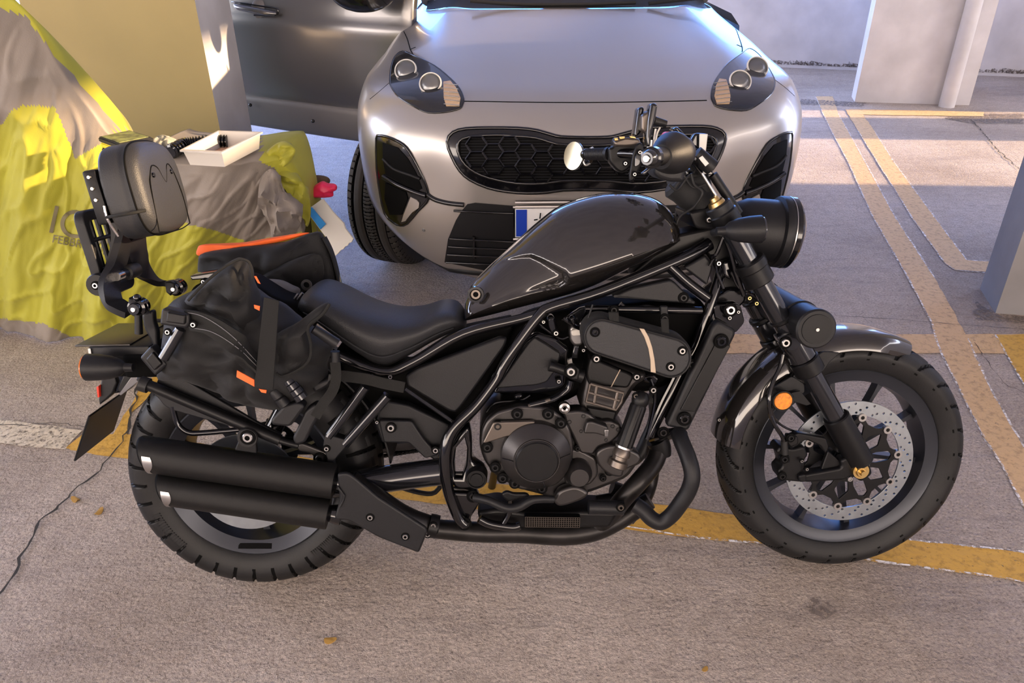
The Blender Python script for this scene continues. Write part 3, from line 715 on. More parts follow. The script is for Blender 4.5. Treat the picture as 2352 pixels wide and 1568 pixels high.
# phone cradle
ph_ = plate('phone_cradle', 'D 770,120 795,112 820,130 800,250 775,330 765,430 740,430 735,380 745,260', .02, .05, 'gloss', bike, .006, .008)
plate('cradle_jaw', 'D 680,150 710,140 722,155 705,230 700,330 660,360 650,345', -.03, .05, 'gloss', ph_, .005, .006)
plate('cradle_back', 'D 705,200 770,160 780,220 750,350 700,310', .0, .06, 'bronze', ph_, .005, .006)
bm = NB(); lin(bm, b1(fp('D 795,245')[0], 0.0), b1(fp('D 880,265')[0], -.0), .011, 20, .008); obj('cradle_knob', bm, 'satin', ph_)
bm = NB(); lin(bm, b1(fp('D 765,380')[0], .0), b1(fp('D 760,445')[0], .0), .008); lin(bm, b1(fp('D 800,300')[0], .0), b1(fp('D 780,440')[0], .0), .004); obj('cradle_stem', bm, 'steel', ph_)
bm = NB(); tube(bm, bp('D 835,290 815,330 800,400 780,450', .01), .002, 8, 5); obj('cradle_cable', bm, 'plastic', ph_)

# ---- fuel tank: lofted, with the scooped knee recess
def interp(tb, x):
    for (a, va), (b, vb) in zip(tb, tb[1:]):
        if x <= b:
            t = (x-a)/(b-a); t = max(0, min(1, t)); return va+(vb-va)*t
    return tb[-1][1]
def smooth_tb(tb): return [(v.x, v.y) for v in spline([(a, b, 0) for a, b in tb], 8)]
TT = smooth_tb([(.548,.745),(.566,.785),(.60,.822),(.67,.884),(.73,.936),(.786,.974),(.87,.999),(.943,1.003),(1.0,.992),(1.035,.970),(1.058,.935),(1.066,.905)])
TB = smooth_tb([(.548,.700),(.60,.712),(.67,.730),(.786,.760),(.86,.785),(.93,.818),(1.0,.852),(1.05,.878),(1.066,.893)])
TW = smooth_tb([(.548,.062),(.566,.078),(.62,.098),(.70,.120),(.80,.142),(.90,.156),(.97,.155),(1.02,.140),(1.045,.115),(1.060,.075),(1.066,.03)])
rec = [(v.x, v.z) for v in bp('K 110,1060 250,930 420,800 600,745 700,728 800,760 950,830 1060,890 1080,935 1060,1000 980,1060 860,1080 700,1120 450,1210 180,1330 60,1330 60,1200', .115)]
def pdist(x, z, poly):
    ins = False; dm = 9; n = len(poly)
    for i in range(n):
        x1, z1 = poly[i]; x2, z2 = poly[(i+1) % n]
        if (z1 > z) != (z2 > z) and x < (x2-x1)*(z-z1)/(z2-z1)+x1: ins = not ins
        dx, dz = x2-x1, z2-z1; t = max(0, min(1, ((x-x1)*dx+(z-z1)*dz)/(dx*dx+dz*dz+1e-12))); d = math.hypot(x-x1-t*dx, z-z1-t*dz); dm = min(dm, d)
    return dm if ins else -dm
bm = NB(); loops = []; NX, NS = 130, 120
for i in range(NX+1):
    x = .548+(1.066-.548)*i/NX; zt, zb, hw_ = interp(TT, x), interp(TB, x), interp(TW, x)
    zm = zb+(zt-zb)*.30; l = []
    for k in range(NS):
        a = 2*PI*k/NS; c_, s_ = math.cos(a), math.sin(a)
        if s_ >= 0: tt_ = abs(s_)**.92; y = hw_*math.copysign(abs(c_)**.80, c_)*(1-.20*tt_); z = zm+(zt-zm)*tt_
        else:
            y = hw_*math.copysign(abs(c_)**.40, c_)*(1-.46*abs(s_)); z = zm-(zm-zb)*abs(s_)**1.0
        d = pdist(x, z, rec)
        if abs(y) > hw_*.35:
            if d > 0:
                fwd = max(0, min(1, (x-.60)/.20)); t = min(1, d/.010); y -= math.copysign((.020*fwd+.004)*(t*t*(3-2*t)), y)
        l.append(Vector((x, y, z)))
    loops.append(l)
rings(bm, loops); tank = obj('fuel_tank', bm, 'tank', bike, 70)
bolt('tank_bolt', fp('K 142,1115')[0], .013, .088, 'bronze', tank); bm = NB(); c = b1(fp('K 142,1115')[0], .088)
lathe(bm, [(.014,-.003),(.019,-.003),(.020,.004)], (c.x,-.089,c.z), (0,1,0), 20); obj('bolt_collar', bm, 'gloss', tank)
bm = NB(); lathe(bm, [(0,.012),(.028,.012),(.034,.006),(.036,-.004)], (.93,0,.9905), (0,.0,1), 32); obj('fuel_cap', bm, 'gloss', tank)
# ---- seat
ST = smooth_tb([(.155,.752),(.165,.780),(.195,.795),(.24,.780),(.31,.743),(.38,.722),(.44,.723),(.49,.738),(.525,.735),(.545,.71),(.55,.69)])
SB = smooth_tb([(.155,.742),(.19,.722),(.23,.690),(.29,.640),(.35,.604),(.41,.628),(.47,.660),(.53,.685),(.55,.688)])
SW = smooth_tb([(.155,.08),(.18,.118),(.22,.135),(.30,.142),(.38,.138),(.46,.120),(.52,.098),(.545,.072),(.55,.05)])
bm = NB(); loops = []
for i in range(71):
    x = .155+(.55-.155)*i/70; zt, zb, hw_ = interp(ST, x), interp(SB, x), interp(SW, x); zm = zb+(zt-zb)*.60; l = []
    for k in range(56):
        a = 2*PI*k/56; c_, s_ = math.cos(a), math.sin(a)
        y = hw_*math.copysign(abs(c_)**(.62 if s_ > 0 else .35), c_)*(1 if s_ > 0 else 1-.12*abs(s_)); z = zm+((zt-zm) if s_ > 0 else (zm-zb))*math.copysign(abs(s_)**(.85 if s_ > 0 else .9), s_)
        l.append(Vector((x, y, z)))
    loops.append(l)
rings(bm, loops); seat = obj('seat', bm, 'leather', bike, 60)
bm = NB(); pts = []
for i in range(4, 66):
    x = .155+(.55-.155)*i/70; zb, zt, hw_ = interp(SB, x), interp(ST, x), interp(SW, x); pts.append((x, -hw_*.985-.001, zb+(zt-zb)*.34))
tube(bm, pts, .0016, 6); obj('seat_seam', bm, 'leather', seat)
# grey tank-side strap gadget behind the seat
for s in ('B 1400,90 1375,130 1385,180 1410,225', 'B 1425,85 1395,130 1405,180 1430,220'):
    bm = NB(); tube(bm, bp(s, .02), .004, 8, 5); obj('seat_handle', bm, 'cargrey', seat)

# ---- frame
frm = NB()
def T(s, w, r, sm=5): tube(frm, bp(s, w), r, 16, sm)
T('X 1630,560 1565,594 1381,670 1267,705 1239,724 1187,793 1157,839 1141,870 1095,931 1042,984 1024,1030 1024,1084 1032,1134 1052,1186 1069,1204', [.06,.08,.12,.13,.135,.14,.14,.14,.145,.15,.155,.155,.15,.15,.15], [.016,.015,.0135,.0125,.0125,.0125,.0125,.0125,.013,.015,.016,.016,.014,.013,.013])
T('X 1245,716 1195,732 1065,766 950,831 877,854 760,810', [.125,.125,.13,.13,.13,.12], .0115)
T('X 1537,611 1580,650 1626,684', .09, .013, 3)
T('X 1660,610 1645,660 1622,730 1600,793 1577,831', [.05,.07,.08,.08,.08], .013)
T('X 1344,709 1612,713', .10, .009)
T('X 1577,831 1535,915 1493,1000', [.08,.09,.09], .012)
fr = obj('frame', frm, 'gloss', bike)
frm = NB(); T('X 1630,560 1565,594 1381,670 1267,705 1187,793 1095,931 1024,1030 1032,1134 1069,1204', [-.06,-.08,-.12,-.13,-.14,-.145,-.155,-.15,-.15], .013); obj('left_frame_rail', frm, 'gloss', fr)
frm = NB(); 
lin(frm, b1((1640, 500), 0), b1((1685, 625), 0), .030, 24); obj('steering_head', frm, 'gloss', fr)
plate('frame_gusset', 'D 960,1060 1230,1000 1330,1110 1380,1330 1560,1520 1440,1567 1300,1540 1230,1300 1160,1190 1010,1290 900,1290 640,1380 640,1330', .045, .09, 'matte', fr, .008, .01)
plate('pivot_casting', 'C 280,930 330,880 350,960 350,1100 440,1160 440,1240 380,1265 240,1260 200,1160 215,1040', .15, .05, 'gloss', fr, .008, .015, holes=['C 255,1020 305,960 320,1020 315,1120 290,1200 250,1200 245,1100'])
c = b1(fp('C 378,1200')[0], .165); bm = NB(); lathe(bm, [(0,-.004),(.014,-.004),(.015,-.001),(.020,-.001),(.021,-.006),(.0235,-.006),(.026,0),(.027,.03)], c, (0,1,0), 36); obj('swingarm_pivot', bm, 'matte', fr)
plate('frame_foot', 'C 185,1280 380,1290 400,1330 380,1380 340,1440 345,1480 270,1490 245,1430', .14, .04, 'gloss', fr, .006, .01)
for p, r in (('C 357,1310', .011), ('C 305,1475', .012), ('C 540,1210', .006)): bolt('frame_bolt', fp(p)[0], r, .155, 'gloss', fr)
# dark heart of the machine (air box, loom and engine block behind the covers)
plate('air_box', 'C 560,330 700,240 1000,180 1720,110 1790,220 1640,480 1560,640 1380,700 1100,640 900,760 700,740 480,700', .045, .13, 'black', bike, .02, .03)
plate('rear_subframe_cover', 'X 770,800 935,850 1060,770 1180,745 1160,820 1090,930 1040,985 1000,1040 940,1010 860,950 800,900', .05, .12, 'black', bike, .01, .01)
# trim covers
plate('side_cover', 'X 931,862 960,845 1150,774 1165,778 1160,795 1062,932 1047,948 1030,944 936,888', .125, .022, 'satin', bike, .006, .006)
plate('engine_side_cover', 'C 690,385 725,350 800,395 885,450 860,540 800,622 740,640 490,660', .125, .012, 'satin', bike, .004, .006)
plate('engine_side_cover_base', 'C 660,370 740,325 860,360 935,420 925,470 915,640 880,675 760,690 470,690', .112, .04, 'gloss', bike, .008, .01)
plate('upper_side_cover', 'C 1190,108 1310,55 1540,5 1570,20 1700,150 1480,140', .09, .03, 'satin', bike, .005, .006)
bolt('cover_bolt', fp('C 1622,115')[0], .009, .094, 'matte', bike)
plate('head_side_cover', 'D 1005,1300 1160,1210 1205,1260 1215,1300 1175,1430', .085, .02, 'satin', bike, .005, .006)
plate('pivot_cover', 'B 1900,730 2060,760 2352,900 2290,1000 2260,1130 2200,1080 2080,990 1900,985 1860,870', .115, .03, 'satin', bike, .005, .006)
plate('pivot_trim', 'B 1880,850 2080,855 2150,960 2240,1060 2160,1080 2060,985 1910,985', .135, .012, 'satin', bike, .004, .006)
for p, r in (('B 1953,897', .009), ('B 1870,862', .004), ('B 2222,1032', .007), ('B 1840,585', .005), ('B 1950,590', .005)): bolt('cover_bolt', fp(p)[0], r, .142, 'steel', bike)
bm = NB(); tube(bm, bp('B 2040,660 2200,770 2352,875', .135), .005, 10); obj('trim_edge', bm, 'strut', bike)
bolt('cover_bolt', fp('C 872,617')[0], .005, .13, 'steel', bike)

# ---- engine
eng = plate('engine', 'C 430,850 500,790 640,755 820,765 890,800 1000,1010 1110,960 1200,985 1340,1050 1350,1110 1290,1200 1060,1290 860,1335 760,1300 640,1270 500,1200 420,1100 392,1000 400,900', .135, .27, 'grey', bike, .012, .02)
plate('crankcase_flange', 'C 440,850 500,800 640,762 820,775 890,830 940,900 960,1000 955,1100 920,1180 860,1240 760,1270 640,1270 560,1220 440,1110 400,1000 410,910', .160, .03, 'grey', eng, .006, .01)
c = b1(fp('C 735,1060')[0], .175); bm = NB()
lathe(bm, [(.0,-.036),(.050,-.036),(.052,-.033),(.0535,-.033),(.0545,-.030),(.079,-.012),(.083,-.008),(.084,.0),(.084,.03),(0,.03)], c, (0,1,0), 72); cc = obj('clutch_cover', bm, 'grey', eng)
bm = NB(); lathe(bm, [(0,-.0405),(.047,-.0405),(.0495,-.038),(.0495,-.034)], c, (0,1,0), 64); obj('clutch_cap', bm, 'matte', cc)
bm = NB(); 
for a in (180, 5, 285):
    a = math.radians(a); u = Vector((math.cos(a), 0, math.sin(a))); tube(bm, [c+u*.055+Vector((0,-.0315,0)), c+u*.080+Vector((0,-.0125,0))], .0012, 6)
obj('cover_rib', bm, 'strut', cc)
plate('cover_plate', 'C 415,985 478,862 720,855 745,885 700,925 560,948 430,988', .178, .012, 'bronze', eng, .003, .004)
for p in ('C 505,888', 'C 442,1015', 'C 490,1135', 'C 608,1232', 'C 770,1262', 'C 622,815', 'C 808,815', 'C 535,1200', 'C 885,870'): bolt('engine_bolt', fp(p)[0], .0095, .178, 'matte', eng)
for p, r in (('C 1135,1080', .0085), ('C 1178,1158', .0085), ('C 1138,1200', .006), ('C 1020,825', .006), ('C 935,860', .006), ('C 1195,885', .006), ('C 1228,905', .006), ('C 985,1020', .006), ('C 1155,968', .005), ('C 1005,915', .005), ('C 1340,590', .007), ('C 1440,670', .007)):
    bolt('engine_bolt', fp(p)[0], r, .150, 'steel' if r == .007 else 'matte', eng)
c = b1(fp('C 990,1172')[0], .170); bm = NB(); lathe(bm, [(0,-.022),(.022,-.022),(.024,-.019),(.031,-.004),(.033,.0),(.033,.03),(0,.03)], c, (0,1,0), 48); obj('pump_cover', bm, 'grey', eng)
plate('sump_cover', 'C 850,1310 880,1270 960,1245 1020,1262 1050,1290 1030,1320 960,1350 880,1370 845,1345', .170, .03, 'grey', eng, .008, .01, smooth=3)
plate('water_pump_housing', 'C 890,800 1000,790 1060,810 1110,860 1180,850 1250,880 1240,940 1180,990 1110,1010 1080,1060 1000,1050 960,960 920,880', .150, .05, 'grey', eng, .006, .008)
plate('breather_block', 'C 1040,860 1070,855 1170,890 1160,950 1090,930 1020,930', .172, .03, 'grey', eng, .004, .006)
plate('block_pad', 'C 1145,905 1172,905 1170,950 1145,948', .176, .006, 'cargrey', eng, .002)
plate('front_crankcase', 'C 1100,1040 1200,1000 1350,1050 1355,1110 1270,1150 1250,1190 1180,1180 1110,1120', .162, .04, 'grey', eng, .006, .01, smooth=3)
plate('engine_case_rib', 'C 880,1020 1000,1025 1100,1080 1110,1180 1060,1240 920,1260 900,1180 950,1110 940,1060', .148, .03, 'grey', eng, .006, .01)
cyl = plate('cylinder_block', 'C 1060,465 1250,520 1400,570 1395,610 1340,640 1200,870 1060,830 995,775 1030,600', .115, .22, 'grey', eng, .012, .012)
plate('cylinder_face', 'C 1065,470 1240,545 1330,580 1290,660 1050,640 1030,560', .135, .02, 'matte', cyl, .006, .01)
plate('cylinder_face', 'C 1040,770 1220,800 1200,865 1060,825', .13, .02, 'matte', cyl, .004, .006)
bm = NB()
for s in ('C 1060,630 1260,685 1245,740 1215,785 1035,735 1060,630', 'C 1050,680 1235,730', 'C 1100,640 1085,740', 'C 1225,680 1200,780'): tube(bm, bp(s, .155), .0042, 10)
obj('heat_guard_frame', bm, 'bronze', cyl)
bm = NB(); tube(bm, bp('C 1240,545 1185,650', .137), .0012, 6); obj('casting_line', bm, 'tan', cyl)
# fins / throttle bodies / pipes between covers
plate('throttle_body', 'C 935,300 950,280 1010,285 1020,400 960,405 935,370', .09, .05, 'cargrey', eng, .006, .01)
plate('injector_clip', 'C 945,310 1000,300 1010,340 950,345', .098, .012, 'plastic', eng, .003, .006)
plate('injector_clip', 'C 920,490 950,480 955,510 930,525', .10, .012, 'plastic', eng, .002)
plate('map_sensor', 'C 800,235 845,225 870,330 840,350 810,300', .10, .04, 'gloss', eng, .005, .01)
plate('wiring_shield', 'C 890,250 1000,180 1050,170 1000,260 950,290', .07, .02, 'strut', eng, .002)
plate('intake_pipe', 'C 960,400 1000,400 985,480 945,480', .09, .03, 'strut', eng, .004)
for p, r in (('C 855,328', .006), ('C 780,260', .004), ('C 1035,405', .003), ('C 1020,430', .004)): bolt('engine_bolt', fp(p)[0], r, .105, 'steel', eng)
bm = NB(); a_, b_ = b1(fp('C 815,522')[0], .15), b1(fp('C 1015,585')[0], .15)
lathe(bm, [(0,0),(.012,0),(.013,.002),(.0115,.012),(.0125,.045),(.0155,.06),(.017,(b_-a_).length),(0,(b_-a_).length)], a_, b_-a_, 24); obj('breather_valve', bm, 'matte', eng)
plate('valve_clamp', 'C 915,530 960,515 1000,545 990,610 930,605', .168, .02, 'matte', eng, .004, .006); bolt('valve_bolt', fp('C 945,560')[0], .0105, .17, 'steel', eng)
bm = NB(); tube(bm, bp('C 945,610 930,660 890,690 840,720 780,740 700,760', [.13,.13,.13,.14,.15,.15]), .008, 12, 6); obj('coolant_hose', bm, 'gloss', eng)
bm = NB(); tube(bm, bp('C 690,765 820,725', .152), [.006,.004], 10); obj('hose_ring', bm, 'bronze', eng)
bm = NB(); c = b1(fp('C 905,775')[0], .15); lathe(bm, [(.004,-.004),(.008,-.006),(.013,-.004),(.014,.01)], c, (0,1,0), 20); obj('filler_ring', bm, 'steel', eng)
bm = NB(); tube(bm, bp('C 1075,155 1050,230 1020,310 1015,330', .16), .0022, 8, 5); obj('vacuum_line', bm, 'rubber', eng)
# small loom and hoses in the dark gaps
random.seed(3)
for i, s in enumerate(('C 740,260 800,310 880,360 930,350', 'C 900,240 1000,300 1010,260 1100,250', 'C 1240,150 1300,190 1400,170 1500,200', 'C 440,800 470,760 520,740 640,730 700,700', 'C 1420,600 1450,700 1440,800 1400,960', 'C 1640,420 1560,600 1480,760 1400,960',
                       'D 1190,1290 1230,1240 1250,1350 1290,1450', 'D 1290,1080 1240,1200 1200,1220', 'D 1260,1000 1330,1150 1380,1330 1440,1500', 'D 1350,1330 1400,1440 1500,1490 1560,1540', 'C 940,800 1000,830 1080,820')):
    bm = NB(); tube(bm, bp(s, .095), .0035+.0015*(i % 3), 8, 6); obj('wiring_hose', bm, 'gloss', bike)
for s, w in (('D 1290,1260 1350,1240 1370,1340 1340,1390 1290,1360', .08), ('C 1050,190 1100,200 1090,240 1050,250', .1), ('C 1350,590 1440,570 1480,600 1460,640 1380,620', .08), ('C 930,240 960,225 985,250 960,290', .1), ('C 600,700 650,690 660,720 610,730', .12)):
    plate('relay_box', s, w, .03, 'gloss', bike, .006, .006)
# oil filter/horn shaped ribbed canister
a_, b_ = b1(fp('C 1355,745')[0], .150), b1(fp('C 1265,1000')[0], .165); d = b_-a_; Ln = d.length; bm = NB()
lathe(bm, [(0,-.030),(.012,-.028),(.020,-.018),(.021,-.004),(.018,.004),(.0195,.008),(.0195,Ln),(0,Ln)], a_, d, 48, fn=lambda a, r, t: (.0009*math.sin(a*36) if .006 < t else 0)); rc = obj('ribbed_canister', bm, 'matte', eng)
bm = NB(); lathe(bm, [(.0195,0),(.0215,.001),(.0215,.006),(.0195,.007)], b_, d, 40); obj('canister_band', bm, 'steel', rc)
e_ = b_+d.normalized()*.008; bm = NB(); lathe(bm, [(0,0),(.018,0),(.021,.008),(.021,.018),(.018,.020),(.018,.028),(.023,.032),(.023,.046),(.014,.05),(0,.05)], e_, d, 32); obj('canister_base', bm, 'bronze', rc)
plate('canister_bracket', 'C 1180,1010 1250,1000 1350,1060 1340,1110 1300,1100 1260,1130 1190,1110', .160, .012, 'matte', rc, .003, .006)
for p in ('C 1335,705', 'C 1355,715'): bolt('canister_screw', fp(p)[0], .006, .16, 'bronze', rc)
# bottom: mesh grille, plate, brake pedal, crash bar
plate('sump_guard', 'C 380,1400 500,1380 660,1400 1000,1395 1240,1400 1180,1500 1000,1500 640,1500 560,1490 400,1490', .12, .10, 'matte', eng, .01, .01)
mg = plate('mesh_grille', 'C 665,1425 1003,1430 1000,1497 665,1492', .155, .02, 'black', eng, .003, .004)
bm = NB(); A_, B_, C_, D_ = bp('C 670,1430 998,1434 996,1492 670,1488', .157)
for i in range(25): tube(bm, [A_.lerp(B_, i/24), D_.lerp(C_, i/24)], .0009, 6)
for i in range(6): tube(bm, [A_.lerp(D_, i/5), B_.lerp(C_, i/5)], .0009, 6)
obj('grille_wires', bm, 'bronze', mg)
plate('brake_pedal_pad', 'C 530,1290 560,1275 600,1290 680,1290 700,1310 640,1320 600,1330 570,1340 530,1310', .175, .012, 'matte', eng, .004, .006)
bm = NB(); tube(bm, bp('C 370,1312 450,1330 560,1375 640,1365 720,1325 840,1322', [.16,.18,.19,.19,.19,.18]), [.012,.010,.011,.011,.010,.009], 14, 6); obj('brake_pedal', bm, 'satin', eng)
bm = NB(); tube(bm, bp('C 540,1470 575,1400 580,1300', .15), .007, 12, 4); tube(bm, bp('C 395,1440 460,1470 590,1490 640,1480', .15), .011, 12, 4); obj('side_link', bm, 'gloss', eng)
bm = NB(); tube(bm, bp('C 1590,925 1610,980 1650,1080 1672,1180 1650,1270 1600,1350 1545,1420 1485,1460 1430,1440 1380,1390 1330,1355', [.13,.16,.19,.205,.205,.20,.19,.185,.18,.17,.16]), .0195, 20, 6); cb = obj('crash_bar', bm, 'satin', bike)
bm = NB(); tube(bm, bp('C 1050,1370 1130,1372 1260,1375', .15), .018, 16); obj('crash_bar_foot', bm, 'satin', cb)
bm = NB(); tube(bm, bp('C 1590,925 1500,935 1440,960', [.13,.1,.05]), .014, 14, 4); obj('crash_bar_stay', bm, 'gloss', cb)
bolt('crash_bar_bolt', fp('C 1245,1375')[0], .008, .172, 'bronze', cb); bolt('crash_bar_bolt', fp('C 1500,925')[0], .010, .13, 'gloss', cb); bolt('crash_bar_bolt', fp('C 1615,938')[0], .009, .14, 'gloss', cb)
bm = NB(); tube(bm, [Vector((p.x, .5-p.y-.5 if False else -p.y, p.z)) for p in bp('C 1590,925 1610,980 1650,1080 1672,1180 1650,1270 1600,1350 1545,1420 1485,1460 1430,1440 1380,1390 1330,1355', [.13,.16,.19,.205,.205,.20,.19,.185,.18,.17,.16])], .0195, 16, 5); obj('crash_bar', bm, 'satin', bike)
# exhaust
bm = NB(); tube(bm, bp('C 1480,940 1475,1010 1440,1110 1350,1220 1250,1330 1180,1420 1080,1490', [.04,.05,.07,.10,.10,.09,.08]), .024, 20, 6); hp = obj('exhaust_header', bm, 'pipe', bike)
bm = NB(); tube(bm, bp('C 1450,990 1430,1130 1410,1240 1370,1330 1280,1440', [-.04,-.04,-.03,0,.02]), .022, 18, 6); obj('exhaust_header_far', bm, 'pipe', hp)
bm = NB(); tube(bm, bp('C 1420,1330 1240,1440 1080,1505 900,1530 640,1520 400,1520 130,1500', [.06,.06,.08,.09,.09,.10,.12]), [.022,.026,.030,.030,.028,.026,.024], 20, 6); obj('collector_pipe', bm, 'pipe', hp)
bm = NB(); tube(bm, bp('C 1190,1250 1280,1300 1100,1340', .05), .018, 12, 4); obj('front_pipe_link', bm, 'matte', hp)
bm = NB(); tube(bm, bp('C 1460,965 1480,1010 1480,1050', .05), .028, 16, 3); obj('exhaust_flange', bm, 'matte', hp)
def muffler(p0, p1, w0, w1, r):
    a, b = b1(p0, w0), b1(p1, w1); d = b-a; L_ = d.length; ax = d.normalized(); bm = NB()
    # slash-cut tip: shift the rear ring along the axis with height
    n = 48; u = (Vector((0,0,1))-ax*ax.z).normalized(); v = ax.cross(u); loops = []
    for t, rr in ((.03, r*.80), (0, r*.84), (0, r*.99), (.004, r), (L_*.2, r), (L_*.55, r*1.0), (L_-.006, r), (L_, r*.985), (L_, 0.001)):
        l = []
        for k in range(n):
            an = 2*PI*k/n; sh = (-.018*math.cos(an)) if t < .01 else 0
            l.append(a+ax*(t+sh)+(u*math.cos(an)+v*math.sin(an))*rr)
        loops.append(l)
    rings(bm, loops, True); o = obj('muffler', bm, 'muffler', bike, 40)
    bm = NB(); loops = []
    for t, rr in ((.02, r*.78), (-.002, r*.86), (-.004, r*.93), (.0, r*.985)):
        loops.append([a+ax*(t-.018*math.cos(2*PI*k/n))+(u*math.cos(2*PI*k/n)+v*math.sin(2*PI*k/n))*rr for k in range(n)])
    rings(bm, loops, False); obj('muffler_tip', bm, 'black', o)
    # bright slash panel at the camera side of the tip
    bm = NB(); loops = []
    for s_ in range(7):
        t = s_/6; l = []
        for k in range(9):
            an = math.radians(72+70*k/8); t0 = .001+.012*(k/8); t1 = t0+.010+.012*math.sin(PI*min(1, k/8+.25))
            l.append(a+ax*(t0+(t1-t0)*t)+(u*math.cos(an)-v*math.sin(an)*-SGN)*(r+.0012))
        loops.append(l)
    rings(bm, loops, False, closed=False); tp = obj('tip_trim', bm, 'steel', o)
    bm = NB(); lathe(bm, [(0,0),(r*.5,0),(r*.62,.02),(r*.62,.03),(0,.03)], b, ax, 24); obj('muffler_neck', bm, 'gloss', o)
    return o
SGN = 1
m1 = muffler((340, 1043), (769, 1105), .205, .20, .0415); m2 = muffler((381, 1122), (755, 1178), .205, .20, .0385)
plate('muffler_hanger', 'J 808,548 858,430 878,408 905,400 935,408 960,432 973,572', .215, .012, 'matte', m1, .003, .006); bolt('hanger_bolt', fp('J 903,457')[0], .012, .22, 'steel', m1)
bm = NB(); c = b1(fp('J 903,457')[0], .214); lathe(bm, [(.0,-.002),(.022,-.002),(.024,.002)], c, (0,1,0), 24); obj('hanger_rubber', bm, 'rubber', m1)
hs = plate('exhaust_heat_shield', 'X 774,1088 797,1085 816,1097 866,1140 978,1212 982,1222 962,1271 870,1235 800,1196 770,1194 768,1186 780,1150', .235, .012, 'satin', bike, .005, .008)
bm = NB(); tube(bm, bp('J 1555,810 1600,870 1595,905 1570,950', .238), .003, 8, 0); obj('shield_rib', bm, 'satin', hs)
for p in ('J 1787,1032', 'B 2040,1550'): bolt('shield_bolt', fp(p)[0], .007, .238, 'steel', hs)
bm = NB(); tube(bm, bp('X 800,1110 860,1150 930,1190 1000,1210', [.18,.18,.17,.15]), [.034,.034,.030,.024], 18, 5); obj('link_pipe', bm, 'pipe', hs)
bm = NB(); tube(bm, bp('X 985,1205 1005,1210', .16), .029, 20); obj('pipe_clamp', bm, 'matte', hs)
for p in ('X 995,1208', 'X 982,1228', 'X 997,1220'): bolt('clamp_bolt', fp(p)[0], .007, .185, 'steel', hs)
# swingarm, chain, rear drive side and struts
bm = NB(); tube(bm, bp('X 1022,1082 940,1092 860,1103 760,1115 600,1110', [.125,.125,.125,.125,.125]), [.033,.033,.033,.031,.028], 20, 4); sw = obj('swingarm', bm, 'strut', bike)
bm = NB(); tube(bm, [Vector((p.x, -p.y, p.z)) for p in bp('X 1022,1082 860,1103 600,1110', .125)], .033, 16, 4); obj('left_swingarm', bm, 'strut', sw)
bm = NB(); lathe(bm, [(0,-.15),(.02,-.15),(.02,.15),(0,.15)], RX, (0,1,0), 16); obj('rear_axle', bm, 'steel', sw)
for side, r_, mt_, nm in ((.115, .075, 'matte', 'rear_sprocket'), (-.105, .127, 'disc', 'rear_brake_disc')):
    hs_ = [[(.028*math.cos(2*PI*k/20), .028*math.sin(2*PI*k/20)) for k in range(20)]]+[[(r_*.7*math.cos(2*PI*i/8)+.008*math.cos(2*PI*k/10), r_*.7*math.sin(2*PI*i/8)+.008*math.sin(2*PI*k/10)) for k in range(10)] for i in range(8)]
    me = sheet_me([[(r_*math.cos(2*PI*k/64), r_*math.sin(2*PI*k/64)) for k in range(64)]]+hs_, .0025, .0005, 1); me.transform(Matrix(((1,0,0,0),(0,0,-1,0),(0,1,0,0),(0,0,0,1))))
    q = fin(nm, me, mt_, bike); q.location = (0, side, RR)
# chain runs: upper run along the left side, links modelled as rollers
bm = NB(); 
def chain(a, b, y, n):
    for i in range(n):
        p = a.lerp(b, i/n); box(bm, (p.x, y, p.z), (.011, .012, .009), None, .002); box(bm, (p.x+.006, y, p.z), (.010, .018, .006), None, .002)
chain(Vector((0, 0, .40)), Vector((.50, 0, .385)), .115, 46); chain(Vector((0, 0, .245)), Vector((.50, 0, .315)), .115, 46)
obj('drive_chain', bm, 'matte', bike)
bm = NB(); tube(bm, bp('X 900,1112 960,1130 1000,1130 1025,1090', -.12), .007, 10, 4); obj('side_stand', bm, 'matte', bike)
bm = NB(); lin(bm, Vector((.62,.14,.26)), Vector((.60,.33,.075)), .012, 12); box(bm, (.60,.35,.07), (.06,.04,.006)); obj('stand_leg', bm, 'matte', bike)
for s in ('B 1800,645 1585,945', 'B 1935,700 1680,990'):
    bm = NB(); tube(bm, bp(s, .165), .0125, 16); obj('rear_strut', bm, 'strut', bike)
plate('strut_bracket', 'B 1545,1000 1560,930 1690,970 1685,1010 1600,1110 1580,1110', .175, .03, 'satin', bike, .003, .004)
plate('footpeg_hanger', 'B 1380,1000 1420,985 1560,1040 1600,1070 1590,1110 1500,1105 1480,1050 1400,1040', .155, .014, 'grey', bike, .004, .01)
bolt('hanger_bolt', fp('B 1527,1083')[0], .011, .16, 'grey', bike); bolt('hanger_bolt', fp('B 1567,1022')[0], .006, .18, 'steel', bike)
bm = NB(); tube(bm, bp('B 1290,970 1340,985 1400,1000', .2), .008, 12, 3); obj('rack_end', bm, 'matte', bike)
